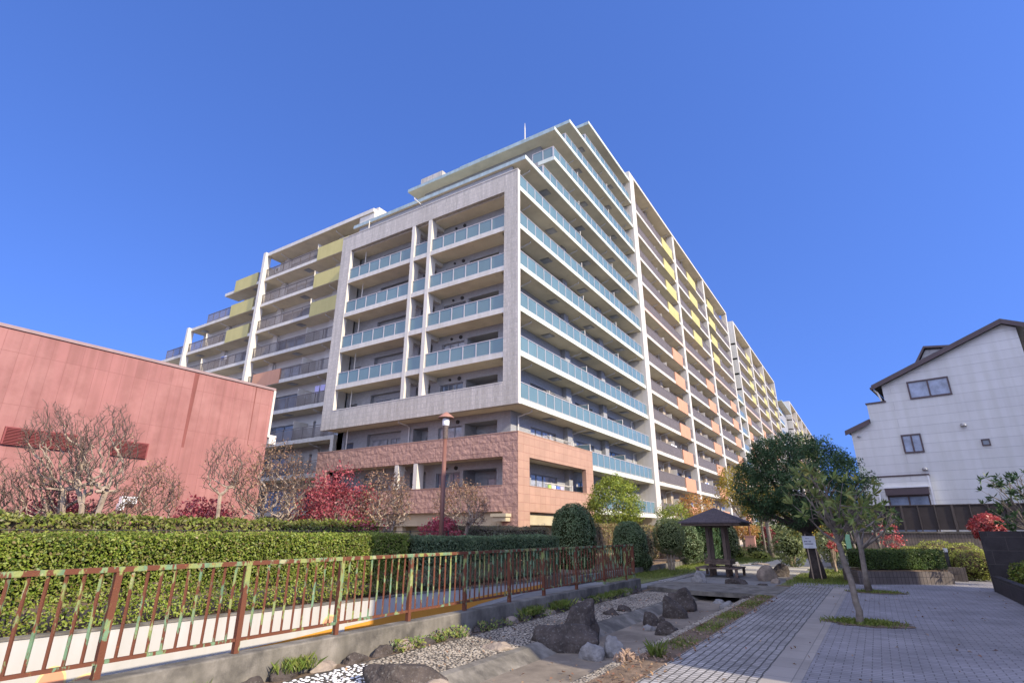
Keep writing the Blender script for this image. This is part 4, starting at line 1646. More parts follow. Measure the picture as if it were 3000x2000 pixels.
# ------------------------------------------------------------------ notice, bollard, small furniture
t = thing('notice_sign', 'white notice board on two thin wooden stakes before the dark round tree', 'sign', (14.05, -1.9, 0))
b = MB()
b.prism([(13.87, -2.06), (14.28, -1.80), (14.275, -1.785), (13.865, -2.045)], 1.12, 1.55)
o = b.build('board', M['white_plastic'], t)
b = MB()
ux, uy = 0.845, 0.535
for (z0, rows) in ((1.455, [(0.12, 0.17), (0.2, 0.24)]), (1.34, [(0.05, 0.09), (0.10, 0.13), (0.14, 0.18), (0.22, 0.26), (0.27, 0.31)]), (1.25, [(0.06, 0.10), (0.11, 0.15), (0.16, 0.19), (0.20, 0.24), (0.25, 0.28), (0.29, 0.33), (0.34, 0.38)]), (1.16, [(0.2, 0.22), (0.24, 0.26), (0.29, 0.31), (0.33, 0.35)])):
    for a, c in rows:
        hh = 0.045 if z0 > 1.2 else 0.02
        if z0 > 1.4:
            hh = 0.02
        p, q = (13.87 + ux * a, -2.06 + uy * a), (13.87 + ux * c, -2.06 + uy * c)
        n = (0.535 * 0.004, -0.845 * 0.004)
        for dz in (0.0, hh * 0.55):
            b.prism([(p[0] + n[0] * 0.4, p[1] + n[1] * 0.4), (q[0] + n[0] * 0.4, q[1] + n[1] * 0.4), (q[0] + n[0], q[1] + n[1]), (p[0] + n[0], p[1] + n[1])], z0 + dz, z0 + dz + hh * 0.35)
b.build('lettering', M['ink'], o)
for (p, q) in (((14.02, -1.95), (13.97, -1.97)), ((14.28, -1.78), (14.22, -1.81))):
    b = MB()
    b.tube([(p[0], p[1], 0), (q[0], q[1] + 0.02, 1.62)], 0.022, 5)
    b.build('stake', M['tan_wood'], t)
t = thing('bollard_light', 'short black bollard light with a white cap beside the sunny shrubs', 'garden light', (18.36, 1.5, 0))
b = MB()
b.tube([(18.36, 1.5, 0), (18.36, 1.5, 0.98)], 0.065, 12)
b.build('post', M['dark'], t, smooth=True)
b = MB()
b.tube([(18.36, 1.5, 0.983), (18.36, 1.5, 1.12)], 0.072, 12)
b.build('cap', M['white_plastic'], t)
t = thing('notice_sign', 'narrow green board on a post by the concrete steps left of the brick wall', 'sign', (14.95, 7.5, 0))
b = MB()
b.box(14.86, 15.08, 7.48, 7.52, 0.9, 1.6)
b.build('board', M['green_paint'], t)
b = MB()
b.tube([(14.97, 7.55, 0), (14.97, 7.55, 1.5)], 0.04, 6)
b.build('post', M['green_paint'], t)
b = MB()
for i in range(4):
    b.box(15.0, 15.58, 5.0 + 0.3 * i, 5.3 + 0.3 * i, 0, 0.24 * (i + 1))
tag(b.build('steps', M['concrete']), 'pale concrete steps climbing beside the brown tiled wall', 'steps')
b = MB()
b.box(7.4, 8.12, 22.0, 22.35, 0.0, 1.4)
b.box(7.36, 8.16, 21.96, 22.39, 1.403, 1.46)
b.box(7.44, 7.75, 21.985, 21.998, 0.1, 1.3)
b.box(7.78, 8.08, 21.985, 21.998, 0.1, 1.3)
tag(b.build('utility_cabinet', M['pink_board']), 'pinkish brown metal cabinet behind the gazebo by the thin lamp post', 'cabinet')
t = thing('marker_post', 'white plastic marker post beside the larger rounded shrub', 'post', (6.0, -3.7, 0.2))
b = MB()
b.tube([(6.0, -3.7, 0.2), (6.0, -3.7, 1.66)], 0.05, 8)
b.build('post', M['white_plastic'], t)
b = MB()
b.tube([(6.0, -3.7, 1.662), (6.0, -3.7, 1.72)], 0.058, 8)
b.build('cap', M['steel'], t)
b = MB()
b.box(7.2, 7.4, -8.6, 12, 0, 0.24)
tag(b.build('garden_kerb', M['concrete']), 'low concrete kerb at the foot of the rounded shrubs', 'kerb')
t = thing('wire_fence', 'thin dark wire fence just behind the top of the long clipped hedge', 'fence', (5.0, -19, 0.28))
for i in range(9):
    b = MB()
    b.tube([(4.6, -26 + i * 1.8, 0.28), (4.6, -26 + i * 1.8, 1.7)], 0.02, 5)
    b.build('post', M['dark'], t)
for z in (1.67, 1.45):
    b = MB()
    b.tube([(4.6, -26, z), (4.6, -11.6, z)], 0.008, 4)
    b.build('wire', M['dark'], t)
b = MB()
for (x, y, zt) in ((3.0, -13.5, 0),):
    pass

# neighbouring building that throws the shade over the plaza (to the right of the picture)
t = thing('apartment_building', 'plain pale building to the right of the plaza whose shade covers the paving', 'apartment building', (28, -12, 0))
b = MB()
hs = []
for k in range(4):
    for j in range(4):
        hs.append((-18.2 + j * 3.7, -16.2 + j * 3.7, 1.2 + k * 3.2, 2.7 + k * 3.2))
b.box(23.25, 34, -19.4, -4.2, 0, 14.0)
b.build('core', M['dark'], t)
b = MB()
wallgrid(b, 'x', 23.0, -19.4, -4.2, 0, 14.0, hs)
bm = b
b.box(23.24, 34.1, -19.42, -19.41, 0, 14.0)
b.box(23.24, 34.1, -4.19, -4.18, 0, 14.0)
b.build('wall', M['wing_wall'], t)
b = MB()
b.box(22.98, 34.1, -19.45, -4.15, 14.003, 14.15)
b.build('roof', M['roof_grey'], t)

# ------------------------------------------------------------------ rocks, pebbles
def rockmesh(w, d, h, seed, pointy=0.0, facet=0.25, lean=0.0):
    me = bpy.data.meshes.new('rock')
    import bmesh
    bm = bmesh.new()
    bmesh.ops.create_icosphere(bm, subdivisions=4, radius=1.0)
    r2 = random.Random(seed)
    planes = []
    for i in range(17):
        v = Vector((r2.gauss(0, 1), r2.gauss(0, 1), r2.gauss(0.2, 0.8))).normalized()
        planes.append((v, r2.uniform(0.62, 0.92)))
    for v in bm.verts:
        p = v.co.copy()
        for nrm, dd in planes:
            q = p.dot(nrm)
            if q > dd:
                p -= nrm * (q - dd) * 0.95
        n = p.normalized()
        p += n * (noise.noise(p * 1.3 + Vector((seed, 0, 0))) * 0.16 + noise.noise(p * 3.5 + Vector((0, seed, 0))) * 0.075 + noise.noise(p * 9) * 0.03 + noise.noise(p * 21) * 0.012)
        zz = max(0, p.z)
        k = 1 - 0.6 * pointy * zz
        v.co = Vector((p.x * k * w / 2 + lean * zz * w, p.y * k * d / 2, (p.z + 0.35) * h / 1.2))
    bm.to_mesh(me)
    bm.free()
    me.polygons.foreach_set('use_smooth', [True] * len(me.polygons))
    return me


CAMXY = Vector((16.27, -26.04))


def rock(x, y, z, w, h, label, m, depth=0.8, pointy=0.15, seed=1, lean=0.0, rot=0.0, name='rock'):
    me = rockmesh(w * 1.1, w * depth, h * 0.80, seed, pointy, lean=lean)
    me.materials.append(m)
    o = bpy.data.objects.new(name, me)
    COL.objects.link(o)
    v = (Vector((x, y)) - CAMXY).normalized() * w * depth * 0.36
    o.location = (x + v.x, y + v.y, z - 0.04)
    o.rotation_euler = (0, 0, R(32) + rot)
    return tag(o, label, 'rock')


rd, rg, rt = M['rock_dark'], M['rock_grey'], M['rock_tan']
rock(11.57, -16.97, -0.17, 1.22, 0.52, 'broad dark boulder, widest rock of the stream bed', rd, 0.7, 0.25, 3)
rock(11.36, -16.0, -0.12, 0.72, 0.78, 'tall dark pointed boulder standing up behind the broad one', rd, 0.8, 0.42, 5, 0.16)
rock(12.14, -17.23, -0.24, 0.44, 0.34, 'squarish speckled grey block leaning on the broad dark boulder', rg, 0.8, 0.1, 8)
rock(12.37, -16.89, -0.24, 0.40, 0.38, 'rounded pale grey boulder right of the squarish grey block', rg, 0.85, 0.1, 12)
rock(10.94, -18.07, -0.12, 0.62, 0.2, 'low flat tan stone lying on the sunlit pebbles', rt, 0.6, 0.1, 15)
rock(11.22, -20.6, -0.17, 1.1, 0.42, 'rough speckled boulder in the bottom foreground of the pebble bed', rd, 0.9, 0.2, 18)
rock(11.55, -20.35, -0.17, 0.42, 0.26, 'small brown stone touching the speckled foreground boulder', rt, 0.8, 0.1, 21)
rock(11.81, -13.54, -0.24, 0.36, 0.34, 'dark rock behind a small pale stone midway along the stream bed', rd, 0.8, 0.2, 24)
rock(11.90, -13.02, -0.24, 0.2, 0.23, 'small dark rock tucked behind the mid stream rock', rd, 0.8, 0.2, 27)
rock(11.97, -14.10, -0.24, 0.25, 0.19, 'small pale greenish stone in front of the mid stream rock', rg, 0.8, 0.1, 30)
rock(12.49, -14.43, -0.24, 0.5, 0.33, 'dark triangular rock alone on the bare stream bed', rd, 0.75, 0.4, 33)
rock(11.92, -12.11, -0.24, 0.58, 0.62, 'tall slanting dark slab leaning left of the large round boulder', rd, 0.5, 0.4, 36, -0.25)
rock(11.75, -10.85, -0.22, 0.82, 0.62, 'large rounded black boulder just before the footbridge', rd, 0.8, 0.1, 39)
rock(10.92, -13.54, -0.12, 0.38, 0.26, 'grey brown rock on the pebbles right of the tall pointed boulder', rd, 0.8, 0.2, 42)
rock(10.97, -12.79, -0.12, 0.42, 0.23, 'low black wedge of rock on the shaded pebbles', rd, 0.6, 0.3, 45, -0.2)
rock(12.79, -10.46, -0.22, 0.52, 0.36, 'grey angular rock by the far end of the right pebble strip', rg, 0.8, 0.3, 48)
rock(12.95, -9.0, -0.17, 0.42, 0.32, 'dark rock tucked under the right end of the footbridge', rd, 0.8, 0.3, 51)
rock(12.10, -8.6, -0.24, 0.36, 0.18, 'low flat rock under the middle of the footbridge', rg, 0.8, 0.1, 54)
rock(10.73, -5.10, 0, 0.52, 0.5, 'pointed speckled rock standing left of the gazebo bench', rg, 0.8, 0.35, 57)
rock(11.90, -4.78, 0, 0.75, 0.32, 'low dark rock with a ridge in front of the gazebo bench', rd, 0.7, 0.4, 60, -0.15)
rock(12.53, -2.83, 0, 0.72, 0.7, 'big pitted tan boulder right of the gazebo', rt, 0.9, 0.05, 63)
rock(12.72, -0.3, 0, 0.72, 0.56, 'dark sloping boulder behind the big pitted tan boulder', rd, 0.8, 0.35, 66, 0.1)
rock(13.25, -2.35, 0, 0.34, 0.2, 'small ochre stone below the dark sloping boulder', rt, 0.7, 0.2, 69)
rock(10.98, 16.78, 0, 0.85, 0.46, 'far brown boulder on the grass beyond the gazebo', rt, 0.8, 0.1, 72)
rock(9.72, 6.00, 0, 0.52, 0.34, 'grey rock directly behind the gazebo backrest', rg, 0.8, 0.2, 75)
rock(12.69, -4.71, 0, 0.36, 0.1, 'flat dark stone on the sand right of the low ridged rock', rd, 0.7, 0.1, 78)
rock(12.95, -3.6, 0, 0.42, 0.2, 'twisted weathered lump at the foot of the big tan boulder', rt, 0.6, 0.1, 81)
rock(10.6, 8.2, 0, 1.0, 0.18, 'long low stone ledge across the sand behind the gazebo', rt, 0.5, 0.05, 84)
rock(14.55, -0.9, 0, 0.16, 0.12, 'small white stone at the foot of the dark round tree', M['pebble_white'], 0.8, 0.1, 87)
# rotted stump at the edge of the paving
b = MB()
for i in range(46):
    a = rnd.uniform(0, 2 * PI)
    r0 = rnd.uniform(0.0, 0.12)
    x, y = 13.0 + r0 * math.cos(a), -17.95 + r0 * math.sin(a) * 1.4
    hgt = rnd.uniform(0.03, 0.11) * (1.2 - r0 * 4)
    b.tube([(x, y, -0.1), (x + rnd.uniform(-.03, .03), y + rnd.uniform(-.03, .03), hgt * 0.7), (x + rnd.uniform(-.05, .05), y + rnd.uniform(-.05, .05), max(0.02, hgt))], [0.03, 0.022, 0.006], 5)
for i in range(60):
    x, y = 13.0 + rnd.gauss(0.1, .14), -17.95 + rnd.gauss(.1, .2)
    q = rnd.uniform(0, 2 * PI)
    b.tube([(x, y, -0.03), (x + 0.06 * math.cos(q), y + 0.06 * math.sin(q), rnd.uniform(0.01, 0.05))], [0.018, 0.006], 4)
tag(b.build('tree_stump', mat('rotten_wood', (0.27, 0.185, 0.13), rough=0.9, var=0.35, scale=12)), 'crumbling pale rotten stump at the edge of the paving beside the grey boulders', 'stump')

# edging stones along the foot of the low wall
for i in range(30):
    y = -23.6 + i * 0.52 + rnd.uniform(-.06, .06)
    me = rockmesh(0.26, 0.46, 0.13 + 0.05 * rnd.random(), 100 + i, 0.05)
    me.materials.append(rt if i % 3 == 0 else rd)
    o = bpy.data.objects.new('edging_stone', me)
    COL.objects.link(o)
    o.location = (9.74, y, -0.12)
    tag(o, 'rough edging stone in the row along the foot of the concrete wall', 'stone', 'edging stones along the concrete wall')


def pebbles(name, n, xr, yr, zfun, size, m, flat=0.55):
    P = np.empty((0, 2))
    # jittered grid for an even spread
    area = (xr[1] - xr[0]) * (yr[1] - yr[0])
    st = math.sqrt(area / n)
    gx, gy = np.meshgrid(np.arange(xr[0], xr[1], st), np.arange(yr[0], yr[1], st))
    P = np.stack([gx.ravel(), gy.ravel()], 1) + NR.uniform(-0.34, 0.34, (gx.size, 2)) * st
    P = P[(P[:, 0] > xr[0]) & (P[:, 0] < xr[1])]
    k = len(P)
    ring = []
    for rr, zz in ((1.0, 0.0), (0.92, 0.55), (0.55, 0.9)):
        for j in range(7):
            q = 2 * PI * j / 7
            ring.append((rr * math.cos(q), rr * math.sin(q), zz))
    ring.append((0, 0, 1))
    T = np.array(ring)
    s = size * (0.75 + 0.5 * NR.random(k))
    el = 0.75 + 0.5 * NR.random(k)
    a = NR.random(k) * 2 * PI
    X = T[None, :, 0] * (s * el)[:, None]
    Y = T[None, :, 1] * (s / el)[:, None]
    Z = T[None, :, 2] * (s * flat)[:, None]
    V = np.stack([P[:, :1] + X * np.cos(a)[:, None] - Y * np.sin(a)[:, None], P[:, 1:] + X * np.sin(a)[:, None] + Y * np.cos(a)[:, None], zfun(P[:, 0])[:, None] + Z], axis=2).reshape(-1, 3)
    F = []
    for i in range(2):
        for j in range(7):
            j2 = (j + 1) % 7
            F.append((i * 7 + j, i * 7 + j2, (i + 1) * 7 + j2, (i + 1) * 7 + j))
    for j in range(7):
        F.append((14 + j, 14 + (j + 1) % 7, 21, 21))
    F4 = np.array(F[:14])
    F3 = np.array([f[:3] for f in F[14:]])
    # use quads + degenerate-free tris by splitting the quads
    tri = np.concatenate([F4[:, [0, 1, 2]], F4[:, [0, 2, 3]], F3])
    FF = (tri[None] + (np.arange(k) * 22)[:, None, None]).reshape(-1, 3)
    o = npmesh(name, V, FF, m)
    o.data.polygons.foreach_set('use_smooth', [True] * len(o.data.polygons))
    return struct(o, 'stuff')


zb = lambda x: np.interp(x, [9.5, 9.86, 11.05, 13.12], [-0.1, -0.075, -0.105, -0.03])
zs2 = lambda x: np.interp(x, [12.84, 13.12], [-0.055, -0.025])
pebbles('white_pebbles', 1050, (9.9, 11.04), (-24.5, -19.95), zb, 0.026, M['pebble_white'])
pebbles('tan_pebbles', 4600, (9.9, 11.04), (-19.95, -8.2), zb, 0.023, M['pebble_tan'])
pebbles('strip_pebbles', 2300, (12.86, 13.10), (-24, -8.3), zs2, 0.021, M['pebble_tan'])

# ------------------------------------------------------------------ vegetation
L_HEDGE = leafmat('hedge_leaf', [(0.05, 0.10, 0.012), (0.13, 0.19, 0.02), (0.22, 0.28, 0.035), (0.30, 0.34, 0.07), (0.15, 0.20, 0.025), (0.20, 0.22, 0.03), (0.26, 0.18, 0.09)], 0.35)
L_HEDGE2 = leafmat('loose_hedge_leaf', [(0.08, 0.12, 0.02), (0.20, 0.24, 0.03), (0.16, 0.14, 0.06), (0.28, 0.30, 0.06)], 0.35)
L_DARK = leafmat('dark_leaf', [(0.025, 0.055, 0.022), (0.05, 0.095, 0.036), (0.075, 0.13, 0.05), (0.038, 0.075, 0.03)], 0.22, spec=0.2)
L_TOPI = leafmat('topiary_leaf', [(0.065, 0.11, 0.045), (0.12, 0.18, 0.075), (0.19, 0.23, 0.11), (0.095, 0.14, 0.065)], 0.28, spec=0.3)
L_BRIGHT = leafmat('bright_leaf', [(0.10, 0.16, 0.02), (0.21, 0.27, 0.03), (0.33, 0.35, 0.06), (0.16, 0.21, 0.03)], 0.35)
L_SUNNY = leafmat('sunny_leaf', [(0.20, 0.25, 0.04), (0.34, 0.38, 0.07), (0.42, 0.42, 0.12), (0.25, 0.29, 0.06)], 0.4)
L_PALE = leafmat('pale_leaf', [(0.07, 0.11, 0.035), (0.15, 0.19, 0.07), (0.24, 0.27, 0.12), (0.11, 0.14, 0.05)], 0.3)
L_MAPLE = leafmat('maple_leaf', [(0.16, 0.025, 0.035), (0.30, 0.05, 0.065), (0.40, 0.09, 0.10), (0.22, 0.035, 0.045), (0.46, 0.17, 0.17)], 0.35)
L_REDB = leafmat('bright_red_leaf', [(0.40, 0.05, 0.05), (0.55, 0.12, 0.12), (0.32, 0.03, 0.045), (0.6, 0.25, 0.22)], 0.35)
L_BROWN = leafmat('brown_leaf', [(0.22, 0.12, 0.06), (0.36, 0.24, 0.13), (0.28, 0.12, 0.07), (0.45, 0.34, 0.22)], 0.3)
L_YEL = leafmat('yellow_leaf', [(0.42, 0.33, 0.04), (0.33, 0.32, 0.05), (0.50, 0.28, 0.05), (0.22, 0.25, 0.04)], 0.35)
L_ORA = leafmat('orange_leaf', [(0.50, 0.24, 0.06), (0.42, 0.15, 0.05), (0.55, 0.36, 0.12), (0.36, 0.28, 0.06)], 0.35)
L_LOQ = leafmat('loquat_leaf', [(0.11, 0.17, 0.045), (0.20, 0.26, 0.08), (0.31, 0.35, 0.12), (0.15, 0.21, 0.07), (0.42, 0.36, 0.10)], 0.4, spec=0.15)
L_GRASS = leafmat('grass_blade', [(0.09, 0.14, 0.025), (0.17, 0.22, 0.04), (0.25, 0.25, 0.07)], 0.35)
L_WEED = leafmat('weed_leaf', [(0.06, 0.11, 0.02), (0.14, 0.20, 0.04), (0.22, 0.25, 0.05), (0.16, 0.09, 0.06)], 0.3)
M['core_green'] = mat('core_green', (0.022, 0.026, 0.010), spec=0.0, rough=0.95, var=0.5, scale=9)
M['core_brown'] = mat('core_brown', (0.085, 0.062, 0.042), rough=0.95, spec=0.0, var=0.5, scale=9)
M['bark_pale'] = mat('bark_pale', (0.30, 0.235, 0.175), rough=0.85, var=0.35, scale=7, bump=0.3, bscale=25)
M['bark_grey'] = mat('bark_grey', (0.17, 0.145, 0.12), rough=0.9, var=0.4, scale=8, bump=0.5, bscale=25)
M['bark_dark'] = mat('bark_dark', (0.06, 0.048, 0.042), rough=0.9, var=0.4, scale=8, bump=0.6, bscale=20)
M['twig'] = mat('twig', (0.13, 0.095, 0.075), rough=0.9, var=0.3, scale=8)


def sphere_pts(n):
    v = NR.normal(size=(n, 3))
    return unit(v)


def blob_core(c, r, m, parent, name='branches', seed=0, amp=0.12, sq=1.0):
    import bmesh
    bm = bmesh.new()
    bmesh.ops.create_icosphere(bm, subdivisions=3, radius=1.0)
    off = ORG[parent.name]
    for v in bm.verts:
        if sq != 1.0:
            v.co = Vector([math.copysign(abs(q) ** sq, q) for q in v.co])
        k = 1 + amp * noise.noise(v.co * 2.2 + Vector((seed, 0, 0)))
        v.co = Vector((c[0] + v.co.x * r[0] * k, c[1] + v.co.y * r[1] * k, c[2] + v.co.z * r[2] * k)) - off
    me = bpy.data.meshes.new(name)
    bm.to_mesh(me)
    bm.free()
    me.materials.append(m)
    o = bpy.data.objects.new(name, me)
    COL.objects.link(o)
    o.parent = parent
    ORG[o.name] = off.copy()
    return o


def box_hedge(name, label, x0, x1, y0, y1, z0, z1, dens, size, lm, cm, group=None, faces='xtn', wob=0.06, stems=True, core=True, thin=None):
    t = thing(name, label, 'hedge', ((x0 + x1) / 2, (y0 + y1) / 2, z0 - 0.1), group)
    pts = []
    outs = []

    def add(n, fx, fy, fz, o):
        u, v = NR.random(n), NR.random(n)
        P = np.stack([fx(u, v), fy(u, v), fz(u, v)], 1)
        pts.append(P)
        outs.append(np.tile(np.array(o, float), (n, 1)))
    lx, ly, lz = x1 - x0, y1 - y0, z1 - z0
    one = lambda u: np.ones_like(u)
    if 'x' in faces:
        add(int(dens * ly * lz), lambda u, v: x1 * one(u), lambda u, v: y0 + ly * u, lambda u, v: z0 + lz * v, (1, 0, 0.45))
    if 't' in faces:
        add(int(dens * ly * lx), lambda u, v: x0 + lx * v, lambda u, v: y0 + ly * u, lambda u, v: z1 * one(u), (0.2, 0, 1))
    if 'n' in faces:
        add(int(dens * lx * lz), lambda u, v: x0 + lx * u, lambda u, v: y0 * one(u), lambda u, v: z0 + lz * v, (0, -1, 0.45))
    if 'f' in faces:
        add(int(dens * lx * lz), lambda u, v: x0 + lx * u, lambda u, v: y1 * one(u), lambda u, v: z0 + lz * v, (0, 1, 0.45))
    P = np.concatenate(pts)
    O = np.concatenate(outs)
    nz = grid_noise(P, 1.6, 3.1)
    P = P + O * (nz[:, None] * wob) - O * (NR.random((len(P), 1)) ** 1.6 * 0.13) + O * (NR.random((len(P), 1)) < 0.025) * NR.random((len(P), 1)) * 0.13
    # ragged lower edge
    low = P[:, 2] < z0 + 0.25
    keep = ~(low & (NR.random(len(P)) < 0.3))
    if thin is not None:
        keep &= (grid_noise(P, 1.1, 9.7) * 0.5 + 0.5 > thin) | (P[:, 2] > z1 - 0.22)
    leaves('foliage', P[keep], size, lm, t, 0.55, O[keep], 1.0, fold=0.15)
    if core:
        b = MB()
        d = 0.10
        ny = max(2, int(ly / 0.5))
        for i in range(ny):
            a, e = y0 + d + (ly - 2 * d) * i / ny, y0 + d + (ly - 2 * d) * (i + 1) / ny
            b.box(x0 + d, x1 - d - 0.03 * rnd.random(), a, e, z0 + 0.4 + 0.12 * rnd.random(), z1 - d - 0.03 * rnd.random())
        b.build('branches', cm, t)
    if stems:
        b = MB()
        n = int(ly * 5)
        for i in range(n):
            y = y0 + ly * (i + rnd.random()) / n
            x = rnd.uniform(x0 + 0.1, x1 - 0.08)
            q = rnd.uniform(-0.12, 0.12)
            b.tube([(x, y, z0 - 0.22), (x + 0.02, y + q * 0.4, z0 + 0.1), (x + rnd.uniform(-.05, .1), y + q, z0 + 0.35)], [0.016, 0.012, 0.008], 4)
        struct(b.build('stems', M['twig'], t), 'stuff')
    return t


def dome(name, label, c, r, n, size, lm, cat='shrub', cm=None, group=None, z0=None, stems=0, wob=0.08, aspect=0.55, core=0.93, trunk_m=None, half=False, spread=1.0, square=1.0):
    """clipped or loose rounded shrub: leaves over an uneven ellipsoid"""
    zb = z0 if z0 is not None else c[2] - r[2]
    t = thing(name, label, cat, (c[0], c[1], zb), group)
    D = sphere_pts(n)
    if half:
        D[:, 2] = np.abs(D[:, 2]) * 1.0 - 0.12
    if square != 1.0:
        D = np.sign(D) * np.abs(D) ** square
    k = 1 + wob * grid_noise(D, 2.3, c[0] * 3.7 + c[1]) - (0.07 if core > 0.8 else 0.13) * NR.random(n) ** 1.7
    rr = np.array(r)
    P = np.array(c) + D * k[:, None] * rr
    if z0 is not None:
        ok = P[:, 2] > zb + 0.03
        P, D = P[ok], D[ok]
    leaves('foliage', P, size, lm, t, aspect, D + np.array([0, 0, 0.25]), spread)
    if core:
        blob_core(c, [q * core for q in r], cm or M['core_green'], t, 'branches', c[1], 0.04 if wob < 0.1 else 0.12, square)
    if stems:
        b = MB()
        for i in range(stems):
            a = 2 * PI * i / stems + 0.4
            x, y = c[0] + 0.10 * math.cos(a), c[1] + 0.10 * math.sin(a)
            b.tube([(x, y, zb - 0.02), (x + 0.05 * math.cos(a), y + 0.05 * math.sin(a), (zb + c[2]) / 2), (x + 0.3 * r[0] * math.cos(a), y + 0.3 * r[1] * math.sin(a), c[2])], [0.05, 0.04, 0.025], 6)
        b.build('trunk', trunk_m or M['bark_pale'], t)
    return t


# ---- branching trees
def grow(mb, p, d, length, rad, lev, tips, spread, up, r2, seg=3, n=4, kids=(2, 3), shrink=0.72, minr=0.0085):
    pts = [p]
    cur = p.copy()
    dd = d.copy()
    for i in range(seg):
        dd = (dd + Vector((r2.gauss(0, 1), r2.gauss(0, 1), r2.gauss(0, 0.6))) * 0.16 + Vector((0, 0, up * 0.12))).normalized()
        cur = cur + dd * (length / seg)
        pts.append(cur.copy())
    rads = [max(minr, rad * (1 - 0.45 * i / seg)) for i in range(seg + 1)]
    mb.tube(pts, rads, n if rad > 0.02 else 3, 0 if rad > 0.016 else 1, cap=False)
    if lev == 0:
        tips.append((cur.copy(), dd.copy()))
        return
    k = r2.randint(*kids)
    a0 = r2.uniform(0, 2 * PI)
    for i in range(k):
        a = a0 + 2 * PI * i / k + r2.uniform(-.5, .5)
        o = dd.orthogonal().normalized()
        o.rotate(Matrix.Rotation(a, 3, dd))
        sp = spread * (1.0 if lev > 2 else 1.25) * r2.uniform(.7, 1.2)
        nd = (dd * math.cos(sp) + o * math.sin(sp)).normalized()
        grow(mb, pts[-1] if i < 2 else pts[-2], nd, length * shrink * r2.uniform(.8, 1.15), rads[-1] * (0.78 if i else 0.9), lev - 1, tips, spread, up, r2, 2 if lev < 3 else seg, n, kids, shrink, minr)


def crape(label, x, y, ztop, width, stems, seed, lm=None, nleaf=0, z0=0.28, r0=0.05, group='bare trees behind the hedges', n=420, cb=0.42, m=None, lsize=0.05, shear=0.0, **kw):
    """bare tree: stems, then every twig end reached by the nearest branch below it"""
    r2 = random.Random(seed)
    rg = np.random.default_rng(seed)
    t = thing('bare_tree', label, 'tree', (x, y, z0), group)
    H = ztop - z0
    zb = z0 + H * cb
    nodes = [(x, y, z0)]
    par = [-1]
    for i in range(stems):
        a = 2 * PI * i / stems + r2.uniform(-.4, .4)
        rr = width / 2 * r2.uniform(0.12, 0.5) * (stems > 1)
        b0 = (x + 0.08 * math.cos(a) * (stems > 1), y + 0.08 * math.sin(a) * (stems > 1), z0 + 0.02)
        nodes.append(b0)
        par.append(0)
        hz = zb + H * r2.uniform(-.06, .14) - z0
        for k in range(1, 7):
            f = k / 6
            nodes.append((b0[0] + rr * math.cos(a) * f ** 1.3 + r2.gauss(0, .018), b0[1] + rr * math.sin(a) * f ** 1.3 + r2.gauss(0, .018), z0 + hz * f))
            par.append(len(nodes) - 2)
    D = unit(rg.normal(size=(n * 3, 3)))
    rad = 0.35 + 0.65 * rg.random(n * 3) ** 0.5
    lump = 1 + 0.13 * grid_noise(D, 2.4, seed * 1.7)
    zc = zb + (ztop - zb) * 0.42
    T = np.stack([x + D[:, 0] * rad * lump * width / 2, y + D[:, 1] * rad * lump * width / 2, zc + D[:, 2] * rad * lump * (ztop - zb) * 0.56], 1)
    T = T[(D[:, 2] > -0.75)][:n]
    order = np.argsort(np.linalg.norm((T - np.array([x, y, zb])) * np.array([1, 1, 0.9]), axis=1))
    ends = []
    for q in T[order]:
        A = np.array(nodes)
        cost = np.linalg.norm(A - q, axis=1) + 2.0 * np.maximum(0, A[:, 2] - q[2] + 0.10) + 0.5 * (A[:, 2] < zb - H * 0.12)
        k = int(np.argmin(cost))
        p = A[k]
        L = np.linalg.norm(q - p)
        s = max(1, int(L / 0.13))
        pi = k
        for u in range(1, s + 1):
            f = u / s
            g = p + (q - p) * f
            g = g + rg.normal(size=3) * 0.014 + np.array([0, 0, -0.015 * L * math.sin(PI * f)])
            nodes.append(tuple(g))
            par.append(pi)
            pi = len(nodes) - 1
        ends.append(pi)
        for u in range(2):
            o = unit((q - np.array([x, y, zb]))[None])[0] + rg.normal(size=3) * 0.7
            nodes.append(tuple(np.array(nodes[pi]) + o / np.linalg.norm(o) * r2.uniform(.05, .13)))
            par.append(pi)
    cnt = [0] * len(nodes)
    kids = [0] * len(nodes)
    for i in range(1, len(nodes)):
        kids[par[i]] += 1
    for i in range(len(nodes) - 1, 0, -1):
        if kids[i] == 0:
            cnt[i] = 1
        cnt[par[i]] += cnt[i]
    tot = max(cnt[1:])
    V = np.array(nodes)
    V[:, 1] += shear * (V[:, 2] - 1.72)
    mb = MB()
    for i in range(1, len(nodes)):
        if par[i] == 0:
            continue
        ra = max(0.0045, r0 * (cnt[par[i]] / tot) ** 0.5)
        rb = max(0.0035, r0 * (cnt[i] / tot) ** 0.5)
        ra = min(ra, rb * 1.35)
        mb.tube([tuple(V[par[i]]), tuple(V[i])], [ra, rb], 6 if rb > 0.02 else 3, 0 if rb > 0.013 else 1, cap=False)
    mb.build('trunk', [m or M['bark_pale'], M['twig']], t)
    if nleaf:
        E = V[ends]
        P = E[NR.integers(0, len(E), nleaf)] + NR.normal(size=(nleaf, 3)) * 0.07
        leaves('leaves', P, lsize, lm, t, 0.6, None, droop=0.4)
    return t


